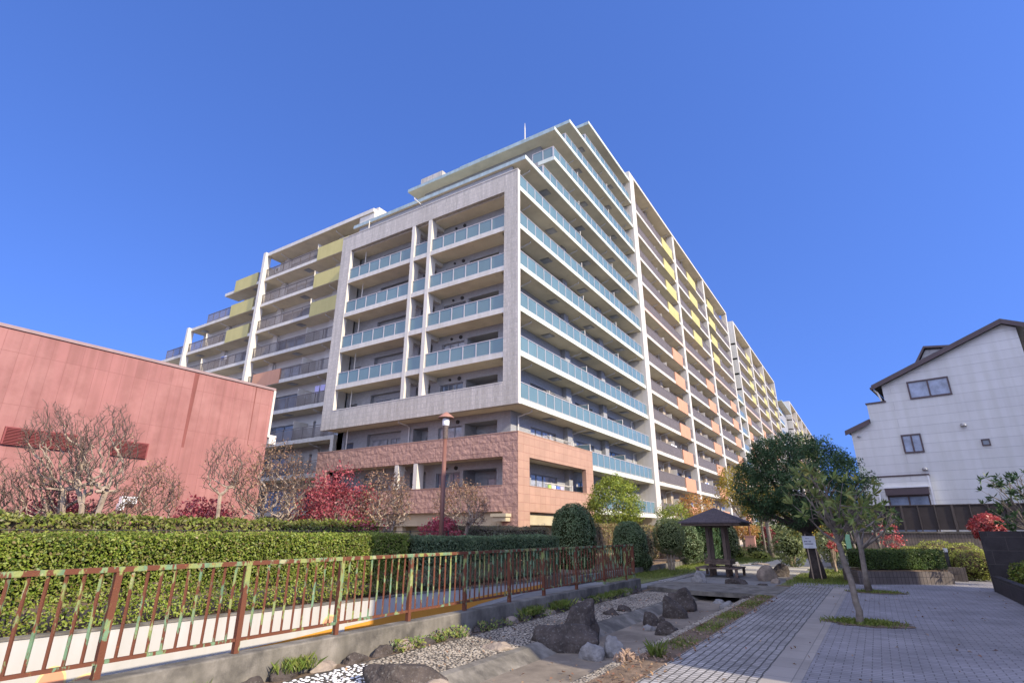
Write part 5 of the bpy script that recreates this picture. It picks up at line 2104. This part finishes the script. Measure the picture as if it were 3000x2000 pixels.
def maple(label, x, y, z0, zc0, ztop, width, n, lm, seed, size=0.06, layers=5, m=None, flat=0.5, name='maple_tree', group=None):
    r2 = random.Random(seed)
    t = thing(name, label, 'tree', (x, y, z0), group)
    mb = MB()
    tips = []
    cs = []
    for i in range(layers * 8):
        a = r2.uniform(0, 2 * PI)
        q = math.sqrt(r2.random())
        dome_h = math.sqrt(max(0.02, 1 - (q * 0.93) ** 2))
        h = dome_h * r2.uniform(0.42, 1.0) - 0.12 * q
        cs.append(Vector((x + width / 2 * q * math.cos(a), y + width / 2 * q * math.sin(a), zc0 + (ztop - zc0) * max(0.0, h))))
    for i, c in enumerate(cs):
        if i % 2 == 0:
            mid = Vector((x + (c.x - x) * 0.45, y + (c.y - y) * 0.45, z0 + (c.z - z0) * 0.62))
            mb.tube([(x + r2.uniform(-.04, .04), y + r2.uniform(-.04, .04), z0), (x + (c.x - x) * 0.12, y + (c.y - y) * 0.12, z0 + (c.z - z0) * 0.35), mid, c], [0.045, 0.03, 0.018, 0.005], 4, cap=False)
    mb.build('trunk', m or M['bark_pale'], t)
    C = np.array([list(c) for c in cs])
    idx = NR.integers(0, len(C), n)
    sp = width * 0.085
    P = C[idx] + NR.normal(size=(n, 3)) * np.array([sp, sp, sp * flat])
    O = np.tile(np.array([0.5, -0.1, 0.3]), (n, 1)) + NR.normal(size=(n, 3)) * 0.4
    leaves('crown', P, size, lm, t, 0.75, O, 1.0, droop=0.1)
    return t


def crown_tree(name, label, x, y, z0, c, r, nclump, nleaf, size, lm, bark, r0=0.12, fork=None, cat='tree', group=None, seed=1, clump=0.28, aspect=0.42, inner=0.25, limbs=14, droop=0.0, lower=-0.75, trunkpts=None):
    r2 = random.Random(seed)
    t = thing(name, label, cat, (x, y, z0), group)
    fork = fork or z0 + (c[2] - r[2] - z0) * 0.9
    D = sphere_pts(nclump * 2)
    D = D[D[:, 2] > lower][:nclump]
    k = 1 + 0.16 * grid_noise(D, 1.9, seed * 3.3)
    rad = (inner + (1 - inner) * NR.random(len(D)) ** 0.38) * k
    C = np.array(c) + D * rad[:, None] * np.array(r)
    mb = MB()
    tp = trunkpts or [(x, y, z0), (x + 0.03, y, z0 + (fork - z0) * 0.5), (x, y, fork)]
    rr = [r0 * (1.35 if i == 0 else 1 - 0.4 * i / len(tp)) for i in range(len(tp))]
    mb.tube(tp, rr, 9)
    f = Vector(tp[-1])
    for i in range(min(limbs, len(C))):
        e = Vector(C[i * len(C) // limbs])
        m = f.lerp(e, 0.5) + Vector((r2.uniform(-.1, .1), r2.uniform(-.1, .1), -0.06 * (e - f).length))
        mb.tube([f, f.lerp(m, 0.5) + Vector((0, 0, .02)), m, e], [r0 * 0.5, r0 * 0.4, r0 * 0.26, r0 * 0.08], 5, cap=False)
    mb.build('trunk', bark, t, smooth=True)
    idx = NR.integers(0, len(C), nleaf)
    N = unit(NR.normal(size=(nleaf, 3)))
    P = C[idx] + N * (clump * NR.random(nleaf) ** 0.5)[:, None] * np.array([1, 1, 0.8])
    O = N * 0.8 + unit(C[idx] - np.array(c)) * 0.6 + np.array([0, 0, 0.3])
    leaves('crown', P, size, lm, t, aspect, O, 0.7, droop=droop)
    return t


# long clipped hedge (two lengths) and the looser hedges behind
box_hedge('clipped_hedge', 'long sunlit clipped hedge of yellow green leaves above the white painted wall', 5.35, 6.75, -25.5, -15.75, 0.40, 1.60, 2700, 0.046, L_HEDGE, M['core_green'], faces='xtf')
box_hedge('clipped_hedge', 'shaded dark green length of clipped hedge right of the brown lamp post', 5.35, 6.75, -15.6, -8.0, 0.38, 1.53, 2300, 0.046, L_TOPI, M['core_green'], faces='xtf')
box_hedge('loose_hedge', 'ragged twiggy hedge in the row behind the long clipped hedge', 1.6, 2.5, -24.5, -12.6, 0.4, 1.93, 560, 0.085, L_HEDGE2, M['core_brown'], faces='xtf', wob=0.12, thin=0.34)
box_hedge('loose_hedge', 'short brownish clipped hedge before the ground floor of the red stone base', 2.3, 3.3, -9.6, -2.5, 0.4, 1.86, 650, 0.06, leafmat('dry_hedge_leaf', [(0.16, 0.12, 0.08), (0.24, 0.2, 0.12), (0.12, 0.14, 0.05), (0.3, 0.25, 0.17)], 0.3), M['core_brown'], faces='xtf', wob=0.1)
box_hedge('loose_hedge', 'brown twiggy hedge with a reddish yellow top behind the rounded shrubs', 4.6, 5.4, -4.6, 22, 0.3, 2.02, 420, 0.07, leafmat('autumn_hedge_leaf', [(0.22, 0.15, 0.08), (0.30, 0.26, 0.10), (0.18, 0.20, 0.06), (0.36, 0.14, 0.09)], 0.3), M['core_brown'], faces='xtf', wob=0.1, thin=0.3)
# twigs showing in the ragged hedge
for (xa, ya, yb, zt, n) in ((2.45, -24.2, -12.8, 1.75, 420), (5.35, -4.4, 16, 1.85, 420)):
    b = MB()
    for i in range(n):
        y = rnd.uniform(ya, yb)
        q = rnd.uniform(-.3, .3)
        b.tube([(xa - 0.05, y, 0.5), (xa + 0.06, y + q * 0.5, 1.1), (xa + rnd.uniform(0, .12), y + q, rnd.uniform(1.2, zt))], [0.012, 0.009, 0.005], 3, cap=False)
    par = [o for o in bpy.data.objects if o.name.startswith('loose_hedge')][0 if ya < -20 else 2]
    struct(b.build('twigs', M['bark_pale'], par), 'stuff')

# bare trees
crape('tall bare twin trunked tree in front of the first red louvre vents', 0.3, -20.56, 4.62, 1.45, 2, 11, L_BROWN, 60, r0=0.066, shear=-0.24, n=520, cb=0.5)
crape('tall bare tree with a fan of three thick stems right of the twin trunked one', 1.2, -20.4, 4.6, 1.4, 3, 23, L_BROWN, 80, r0=0.06, n=520, cb=0.5)
crape('small bare tree leaning left at the far left of the red building', 0.0, -20.85, 3.25, 1.1, 2, 31, L_BROWN, 90, r0=0.055, shear=-0.4, n=300, cb=0.55)
crape('bare twigs of a tree cut off by the left edge of the picture', -0.6, -21.5, 3.3, 0.7, 2, 37, L_BROWN, 60, r0=0.05, shear=-0.24, n=200, cb=0.5)
crape('small bare tree with rusty leaf tufts beside the white extractor hood', 0.9, -18.88, 3.42, 1.25, 5, 41, L_BROWN, 700, r0=0.035, shear=-0.08, n=320, cb=0.55)
crape('slender bare sapling with one pale stem before the red wall', 0.6, -17.0, 4.28, 1.15, 1, 43, L_BROWN, 160, r0=0.055, shear=-0.05, n=240, cb=0.62)
crape('broad many stemmed bare tree at the right end of the red building', 0.8, -15.64, 4.42, 2.4, 8, 47, L_BROWN, 2000, r0=0.06, lsize=0.06, n=700, cb=0.4)
crape('many stemmed pale tree with brown leaf tufts right of the big red maple', 2.1, -12.2, 3.78, 2.05, 7, 53, L_BROWN, 2200, r0=0.055, lsize=0.065, shear=0.09, n=560, cb=0.42)
crape('pale stemmed tree with brown leaves right of the brown lamp post', 3.1, -9.1, 3.68, 2.2, 5, 59, L_BROWN, 2000, r0=0.055, lsize=0.065, shear=0.08, n=520, cb=0.45)
crape('low twiggy tree leaning between the tall bare trees and the extractor hood', 0.8, -20.1, 2.78, 1.2, 3, 61, L_BROWN, 260, r0=0.04, shear=0.6, n=220, cb=0.6)

# maples
maple('dark crimson maple behind the two tall bare trees', -1.1, -20.2, 0.3, 1.4, 2.65, 2.1, 3000, L_MAPLE, 5, 0.085)
maple('low crimson maple before the red wall, left of the slender sapling', -1.0, -16.55, 0.3, 1.35, 2.75, 1.7, 1900, L_MAPLE, 7, 0.085)
maple('large sunlit red maple in front of the red stone base', 1.2, -13.4, 0.3, 1.3, 3.75, 2.7, 6200, L_MAPLE, 9, 0.075, layers=9)
maple('small bright red maple at the foot of the brown lamp post', 3.0, -10.15, 0.3, 1.15, 2.38, 1.5, 2600, leafmat('pink_maple_leaf', [(0.38, 0.04, 0.07), (0.48, 0.10, 0.12), (0.30, 0.03, 0.05), (0.55, 0.2, 0.2)], 0.35), 13, 0.075)
maple('pale stemmed small tree with pinkish red leaves before the tiled wall', 16.67, 2.7, 0.0, 1.0, 2.25, 0.85, 520, L_REDB, 17, 0.07, layers=3)
maple('thin orange red sapling beside the big dark tree trunk', 14.45, 3.6, 0.0, 0.7, 2.0, 0.45, 420, L_REDB, 19, 0.07, layers=3)
maple('far small crimson maple beyond the gazebo lawn', 8.25, 28.2, 0.0, 0.55, 2.3, 1.2, 900, L_MAPLE, 21, 0.12, layers=3)
dome('red_shrub', 'rounded bright red shrub over the tall black block wall', (19.75, 1.1, 1.85), (0.5, 0.5, 0.45), 2100, 0.11, L_REDB, z0=0.0, stems=4, wob=0.25, core=0.5, aspect=0.4, cm=M['core_brown'])

# green trees and shrubs along the path
crown_tree('green_tree', 'bright yellow green bushy tree before the end of the red stone base', 4.6, 2.6, 0.22, (4.55, 2.6, 3.05), (1.42, 1.42, 1.6), 380, 12000, 0.105, L_BRIGHT, M['bark_grey'], 0.09, seed=3, clump=0.3, aspect=0.45, inner=0.35, fork=1.4)
dome('rounded_shrub', 'taller dark rounded shrub clipped like a dome behind the railing end', (5.75, -4.9, 1.35), (0.86, 0.86, 1.42), 13000, 0.065, L_TOPI, z0=0.1, wob=0.07, square=0.82)
dome('rounded_shrub', 'smaller dark rounded shrub at the far end of the rusty railing', (6.95, -1.75, 1.15), (0.72, 0.72, 0.98), 9000, 0.065, L_TOPI, z0=0.1, wob=0.07, square=0.88)
dome('rounded_shrub', 'little dark bush at the foot of the smaller rounded shrub', (7.3, -1.25, 0.45), (0.42, 0.42, 0.38), 1500, 0.055, L_TOPI, wob=0.15)
dome('loose_shrub', 'greyish loose shrub between the smaller dome and the round headed tree', (6.85, 0.5, 1.1), (0.55, 0.55, 0.85), 2200, 0.07, leafmat('grey_leaf', [(0.12, 0.13, 0.07), (0.2, 0.2, 0.12), (0.16, 0.15, 0.09)], 0.3), z0=0.2, wob=0.3, core=0.6, cm=M['core_brown'])
dome('round_headed_tree', 'small round headed tree on pale stems left of the gazebo', (7.95, 0.75, 1.5), (0.74, 0.74, 0.82), 5200, 0.065, L_PALE, cat='tree', z0=0.0, stems=4, wob=0.12, core=0.72)
dome('cloud_shrub', 'dark cloud clipped shrub just left of the gazebo posts', (7.75, 4.9, 1.05), (0.7, 0.8, 0.95), 3400, 0.08, L_TOPI, z0=0.1, wob=0.3, core=0.75)
dome('cloud_shrub', 'dark green upper tuft rising over the cloud clipped shrub', (7.3, 5.3, 1.95), (0.45, 0.5, 0.35), 1300, 0.08, L_TOPI, wob=0.25, core=0.7)
box_hedge('tall_hedge', 'tall dark hedge seen through the gazebo posts', 7.2, 8.3, 6.6, 10.4, 0.2, 2.3, 480, 0.09, L_DARK, M['core_green'], faces='xtn', wob=0.2, stems=False)
dome('rounded_shrub', 'sunlit rounded green shrub right behind the gazebo posts', (8.2, 11.2, 1.15), (0.8, 1.0, 1.15), 3600, 0.09, L_PALE, z0=0.0, wob=0.12, core=0.8)
dome('rounded_shrub', 'dark rounded shrub between the gazebo and the pink cabinet', (7.6, 14.5, 1.15), (0.7, 0.9, 1.2), 2600, 0.1, L_TOPI, z0=0.0, wob=0.15, core=0.8)
crown_tree('autumn_tree', 'orange and green small tree whose crown shows over the gazebo roof', 4.4, 20.0, 0.2, (4.4, 20.0, 3.2), (1.6, 1.6, 1.5), 150, 2600, 0.16, L_ORA, M['bark_grey'], 0.07, seed=5, clump=0.4, inner=0.2)
crown_tree('autumn_tree', 'green bushy tree top left of the gazebo roof', 4.6, 13.5, 0.2, (4.6, 13.5, 2.6), (1.3, 1.6, 1.0), 130, 2600, 0.13, L_BRIGHT, M['bark_grey'], 0.07, seed=6, clump=0.35, inner=0.2)
crown_tree('autumn_tree', 'yellow tree half hidden behind the left side of the round dark tree', 5.4, 32.2, 0.2, (5.4, 32.2, 5.7), (1.9, 1.9, 2.4), 170, 3600, 0.2, L_YEL, M['bark_grey'], 0.1, seed=7, clump=0.5, inner=0.2)
crown_tree('autumn_tree', 'low orange leaved tree right of the gazebo eave', 6.8, 25.0, 0.0, (6.8, 25.0, 1.9), (1.2, 1.2, 0.8), 120, 2400, 0.14, L_ORA, M['bark_grey'], 0.06, seed=8, clump=0.35, inner=0.2)
crown_tree('background_tree', 'pair of grey trunks under a yellow green crown beyond the lawn', 9.6, 19.0, 0.0, (9.6, 19.5, 3.6), (2.0, 2.0, 1.5), 160, 2800, 0.17, L_YEL, M['bark_grey'], 0.17, seed=9, clump=0.45, inner=0.2, fork=2.4)
crown_tree('background_tree', 'thin grey trunk leaning beside the pair of trunks', 9.0, 20.5, 0.0, (8.8, 20.8, 3.8), (1.2, 1.2, 1.0), 70, 1200, 0.16, L_PALE, M['bark_grey'], 0.09, seed=10, clump=0.4, inner=0.2, fork=2.2)
spots = [(10.6, 36, 2.2, 2.4, L_YEL, 'sunny yellow green bush at the far end of the path'), (7.0, 37, 2.6, 2.6, L_PALE, 'leafy far bush left of the grey trunks'), (13.5, 40, 3.0, 3.4, L_PALE, 'tall far bush behind the notice sign'), (10.8, 48, 3.2, 5.0, L_TOPI, 'dark far tree mass closing the view down the path'), (15.5, 34, 2.6, 3.2, L_TOPI, 'dark far bush right of the big tree trunk'), (16.8, 22, 1.4, 2.4, L_DARK, 'dark bush at the corner of the white house')]
for i, (x, y, rr, h, lm, lab) in enumerate(spots):
    dome('background_bush', lab, (x, y, h * 0.5), (rr, rr, h * 0.55), 2200, 0.26, lm, z0=0, wob=0.35, core=0.7, stems=3)
dome('light_shrub', 'sunlit shrub with pale dotted leaves left of the notice sign', (12.3, 7.2, 1.0), (0.75, 0.75, 0.95), 2600, 0.11, L_PALE, z0=0.0, wob=0.35, core=0.55, stems=3)
dome('light_shrub', 'pale leaved shrub right of the big dark trunk', (14.1, 8.4, 1.0), (0.6, 0.6, 0.85), 2000, 0.11, leafmat('variegated_leaf', [(0.2, 0.25, 0.1), (0.36, 0.38, 0.2), (0.14, 0.2, 0.07)], 0.3), z0=0.0, wob=0.3, core=0.55, stems=3)
for i, (x, y, rx, rz, lm, lab) in enumerate([(7.7, 17.0, 0.7, 0.45, L_SUNNY, 'low yellowish ground shrub left of the lamp notice'), (8.6, 18.5, 0.8, 0.5, L_PALE, 'low green ground shrub under the thin lamp post'), (9.6, 14.5, 0.6, 0.3, L_SUNNY, 'small sunny tuft before the grey trunks'), (11.9, 19.5, 0.7, 0.5, L_SUNNY, 'small yellow shrub left of the far brown boulder')]):
    dome('ground_shrub', lab, (x, y, rz * 0.7), (rx, rx, rz), 900, 0.09, lm, z0=0.0, wob=0.35, core=0.7)

crown_tree('background_tree', 'tall leafy tree glimpsed left of the white house corner', 14.6, 26.0, 0.0, (14.6, 26.0, 3.4), (2.2, 2.2, 2.4), 200, 4200, 0.17, L_TOPI, M['bark_grey'], 0.12, seed=31, clump=0.5, inner=0.2)
# big dark tree, loquats
crown_tree('evergreen_tree', 'big round dark evergreen tree behind the notice sign', 14.1, -1.25, 0.0, (14.0, -1.3, 3.5), (2.45, 2.3, 2.0), 760, 44000, 0.10, L_DARK, M['bark_dark'], 0.25, seed=12, clump=0.26, aspect=0.36, inner=0.3, limbs=26, lower=-0.93,
           trunkpts=[(14.1, -1.25, 0.0), (14.12, -1.2, 0.5), (14.02, -1.2, 1.1), (13.98, -1.25, 1.7)])


def loquat(label, x, y, z0, trunk, tips, seed, leafn, size, spread_r, r0=0.07, lm=L_LOQ, group='small trees planted on the plaza', bark=None):
    r2 = random.Random(seed)
    t = thing('plaza_tree', label, 'tree', (x, y, z0), group)
    mb = MB()
    rr = [r0 * (1.5 if i == 0 else 1.15 - 0.4 * i / len(trunk)) for i in range(len(trunk))]
    mb.tube(trunk, rr, 10)
    f = Vector(trunk[-1])
    T = []
    for c in tips:
        e = Vector(c)
        s = Vector(trunk[-1]) if r2.random() < 0.6 else Vector(trunk[-2])
        m = s.lerp(e, 0.5) + Vector((r2.uniform(-.05, .05), r2.uniform(-.05, .05), -0.05))
        mb.tube([s, s.lerp(m, .55), m, e], [r0 * 0.62, r0 * 0.5, r0 * 0.36, r0 * 0.16], 6, cap=False)
        for k in range(leafn[0]):
            q = e + Vector((r2.gauss(0, 1), r2.gauss(0, 1), r2.gauss(0.25, 0.8))) * spread_r * 0.45
            mb.tube([m.lerp(e, r2.uniform(.2, 1)), e.lerp(q, .5) + Vector((0, 0, -.01)), q], [r0 * 0.2, r0 * 0.14, r0 * 0.07], 4, cap=False)
            T.append((q, (q - e).normalized()))
    mb.build('trunk', bark or M['bark_grey'], t, smooth=True)
    P = []
    O = []
    for q, d in T:
        for j in range(leafn[1]):
            P.append(list(q))
            O.append([d.x * 0.5, d.y * 0.5, d.z * 0.4 + 0.2])
    leaves('crown', np.array(P), size, lm, t, 0.27, np.array(O), 1.05, droop=0.05, fold=0.10, face=False)
    return t


r3 = random.Random(4)
tp = []
for i in range(17):
    a = 2 * PI * i / 17 + r3.uniform(-.2, .2)
    q = r3.uniform(0.25, 0.78)
    tp.append((15.63 + q * math.cos(a), -12.8 + q * math.sin(a), 2.08 + r3.uniform(-0.3, 0.66) * (1.25 - q * 0.7)))
loquat('leaning plaza tree with long leaves nearest the camera, ringed by a grass patch', 15.69, -12.75, 0.0, [(15.70, -12.75, 0.0), (15.70, -12.75, 0.1), (15.72, -12.76, 0.24), (15.69, -12.75, 0.38), (15.68, -12.77, 0.77), (15.62, -12.8, 1.15), (15.59, -12.82, 1.46), (15.60, -12.81, 1.66)], tp, 5, (4, 9), 0.185, 0.40, 0.06)
tp = [(16.2 + 0.6 * math.cos(i), -5.4 + 0.6 * math.sin(i), 2.05 + 0.25 * math.sin(i * 2.3)) for i in range(6)]
loquat('second plaza tree with a thin dark trunk in front of the planter', 15.77, -5.68, 0.0, [(15.77, -5.68, 0.0), (15.76, -5.7, 0.5), (15.78, -5.7, 1.2), (15.75, -5.7, 1.66)], tp, 6, (3, 7), 0.17, 0.4, 0.075)
tp = [(16.35 + 0.5 * math.cos(i), 0.1 + 0.5 * math.sin(i), 2.1 + 0.25 * math.sin(i * 2.3)) for i in range(9)]
loquat('third small plaza tree growing behind the planter hedge', 16.25, 0.05, 0.2, [(16.25, 0.05, 0.2), (16.28, 0.05, 1.1), (16.22, 0.05, 1.7)], tp, 7, (4, 10), 0.17, 0.4, 0.05, lm=L_DARK)
tp = [(20.75 + 0.75 * math.cos(i * 1.3), -0.9 + 0.75 * math.sin(i * 1.3), 2.7 + 0.7 * math.sin(i * 2.1)) for i in range(22)]
loquat('broad leaved tree cut off by the right edge above the black block wall', 20.8, -0.9, 0.2, [(20.8, -0.9, 0.2), (20.85, -0.9, 1.0), (20.8, -0.9, 1.7)], tp, 8, (5, 10), 0.19, 0.5, 0.06, lm=L_DARK)

# planter hedge and the sunny shrub bank
t = thing('clipped_hedge', 'dark clipped hedge growing out of the brown tiled planter', 'hedge', (16.5, -1.2, 0.45))
P, O = [], []
A0, A1, A2, A3 = Vector((15.62, -2.6)), Vector((18.12, -0.9)), Vector((17.85, 0.45)), Vector((15.05, -1.25))
for i in range(9000):
    f = rnd.random()
    u = rnd.random()
    if f < 0.5:
        p = A0.lerp(A1, u)
        P.append((p.x, p.y, 0.5 + 0.6 * rnd.random()))
        O.append((0.5, -0.8, 0.4))
    elif f < 0.65:
        p = A1.lerp(A2, u) if rnd.random() < .5 else A3.lerp(A0, u)
        P.append((p.x, p.y, 0.5 + 0.6 * rnd.random()))
        O.append((0.2, -0.3, 0.5))
    else:
        p = A0.lerp(A1, u).lerp(A3.lerp(A2, u), rnd.random())
        P.append((p.x, p.y, 1.1))
        O.append((0, 0, 1))
P, O = np.array(P), np.array(O)
P = P + O * (grid_noise(P, 2.5, 1.0)[:, None] * 0.05 - NR.random((len(P), 1)) ** 1.5 * 0.1)
leaves('foliage', P, 0.05, leafmat('planter_leaf', [(0.03, 0.06, 0.015), (0.06, 0.10, 0.02), (0.10, 0.15, 0.03)], 0.25), t, 0.5, O, 1.0)
b = MB()
b.prism([(15.75, -2.35), (17.95, -0.85), (17.72, 0.3), (15.2, -1.2)], 0.5, 1.0)
b.build('branches', M['core_green'], t)
lab = ['sunny clipped shrub mound behind the left end of the planter hedge', 'largest sunny yellow green mound behind the planter hedge', 'sunny mound right behind the bollard light', 'sunny twiggy mound against the tall black block wall']
for i, (x, y, rx, ry, h) in enumerate([(17.2, 3.3, 0.95, 0.9, 1.10), (18.15, 3.6, 1.0, 1.0, 1.32), (19.0, 3.3, 0.9, 1.0, 1.26), (19.15, 1.9, 0.75, 0.8, 1.05)]):
    dome('sunny_shrub', lab[i], (x, y, h * 0.5), (rx, ry, h * 0.52), 3600, 0.06, L_SUNNY, z0=0.0, wob=0.18, core=0.86, cm=M['core_brown'], spread=1.1)
for i, (x, y, lab) in enumerate([(19.75, -4.6, 'low green shrub nearest the tall black block wall in the right bed'), (19.75, -5.9, 'low green shrub at the right edge of the picture on the block edging')]):
    dome('ground_shrub', lab, (x, y, 0.55), (0.55, 0.75, 0.36), 2200, 0.06, L_HEDGE, wob=0.2, core=0.85)
dome('ground_shrub', 'low dark evergreen clump at the left edge behind the long hedge', (-1.6, -20.95, 1.6), (0.6, 0.5, 0.45), 800, 0.12, L_DARK, z0=0.3, wob=0.3, core=0.7)


# ---- grass and weeds
def grass(name, patches):
    V = []
    for (x0, x1, y0, y1, n, h) in patches:
        cx, cy = (x0 + x1) / 2, (y0 + y1) / 2
        x = cx + (np.clip(NR.normal(size=n) * 0.5, -1.3, 1.3) if 0.8 < x1 - x0 < 1.3 else (NR.random(n) * 2 - 1)) * (x1 - x0) / 2
        y = cy + np.clip(NR.normal(size=n) * 0.45, -1.3, 1.3) * (y1 - y0) / 2
        hh = h * (0.45 + 0.75 * NR.random(n))
        a = NR.random(n) * 2 * PI
        wd = 0.004 + 0.004 * NR.random(n)
        ln = NR.normal(size=(n, 2)) * 0.45 * hh[:, None]
        b0 = np.stack([x - wd * np.cos(a), y - wd * np.sin(a), np.zeros(n)], 1)
        b1 = np.stack([x + wd * np.cos(a), y + wd * np.sin(a), np.zeros(n)], 1)
        m = np.stack([x + ln[:, 0] * 0.35 + wd * 0.6 * np.cos(a), y + ln[:, 1] * 0.35 + wd * 0.6 * np.sin(a), hh * 0.6], 1)
        tip = np.stack([x + ln[:, 0], y + ln[:, 1], hh], 1)
        V.append(np.stack([b0, b1, m, tip], 1))
    V = np.concatenate(V)
    k = len(V)
    o = npmesh(name, V.reshape(-1, 3), np.arange(4 * k).reshape(k, 4), L_GRASS)
    struct(o, 'stuff')
    return o


gp = [(7.42, 9.0, -6.0, 2.0, 3600, 0.09), (7.4, 8.8, 1, 9, 3600, 0.10), (8.0, 10.5, 9, 18, 3000, 0.12), (13.25, 15.1, -4.3, 1.5, 4200, 0.09), (13.6, 15.4, 1.0, 6, 2200, 0.1)]
for (y0, y1, n) in ((-17.1, -15.9, 500), (-15.4, -13.9, 700), (-13.6, -12.2, 900), (-11.6, -9.4, 900), (-9.2, -8.2, 300)):
    gp.append((13.16, 13.55, y0, y1, int(n * 0.7), 0.05))
for (y0, y1, n, h) in ((-21.2, -20.6, 240, 0.15), (-15.4, -14.6, 380, 0.16), (-14.2, -13.2, 420, 0.16), (-12.6, -9.0, 700, 0.12), (-22.6, -22.0, 90, 0.1)):
    gp.append((9.63, 9.86, y0, y1, n, h))
gp.append((13.25, 13.45, -17.75, -17.55, 60, 0.2))
for (x, y, rx, ry, n) in ((15.75, -12.55, 0.55, 0.42, 2200), (15.95, -5.6, 0.6, 0.4, 1300)):
    gp.append((x - rx, x + rx, y - ry, y + ry, n, 0.08))
grass('grass', gp)
for (x, y, rx, ry) in ((15.8, -12.55, 0.75, 0.55), (15.95, -5.6, 0.75, 0.5)):
    b = MB()
    b.poly([(x + rx * math.cos(q * PI / 14) * (1 + .2 * math.sin(q * 2.3 + x) + .1 * math.sin(q * 5.1)), y + ry * math.sin(q * PI / 14) * (1 + .1 * math.cos(q * 1.7)), 0.021) for q in range(28)])
    struct(b.build('tree_pit_soil', M['soil']))
b = MB()
b.box(7.42, 9.1, -6.5, 9, -0.1, 0.0)
b.box(13.2, 15.2, -4.48, 6, -0.1, 0.004)
b.box(7.4, 11.0, 9.01, 30, -0.1, 0.002)
struct(b.build('lawn', mat('lawn', (0.13, 0.14, 0.05), rough=0.95, var=0.4, scale=5, bump=0.5, bscale=40)))
n = 2600
yy = np.concatenate([NR.uniform(-19.2, -16.6, 1500), NR.uniform(-16.6, -9.5, 1100)])
P = np.stack([9.64 + NR.random(n) * 0.26, yy, -0.06 + NR.random(n) ** 2 * 0.14], 1)
keep = grid_noise(P, 2.3, 5.5) > -0.12
o = leaves('weeds', P[keep], 0.045, L_WEED, None, 0.7, np.tile(np.array([0.4, -0.2, 0.7]), (keep.sum(), 1)), 1.0)
struct(o, 'stuff')
n = 420
P = np.concatenate([np.stack([NR.uniform(13.13, 13.75, n), NR.uniform(-19.5, -8.5, n), 0.005 + NR.random(n) * 0.02], 1), np.stack([NR.uniform(11.3, 12.85, 90), NR.uniform(-20, -9, 90), np.full(90, -0.225)], 1), np.stack([NR.uniform(13.7, 18.8, 110), NR.uniform(-19, -3, 110), np.full(110, 0.018)], 1), np.stack([NR.uniform(9.9, 11.0, 120), NR.uniform(-21, -9, 120), np.full(120, -0.06)], 1)])
o = leaves('fallen_leaves', P, 0.055, L_BROWN, None, 0.7, np.tile(np.array([0.15, 0.1, 1.0]), (len(P), 1)), 0.5)
struct(o, 'stuff')
n = 900
P = np.stack([NR.uniform(6.78, 6.95, n), NR.uniform(-24, -9, n), 0.29 + NR.random(n) * 0.03], 1)
o = leaves('fallen_leaves', P, 0.05, L_BROWN, None, 0.7, np.tile(np.array([0.4, 0.2, 0.0]), (n, 1)), 1.0)
struct(o, 'stuff')
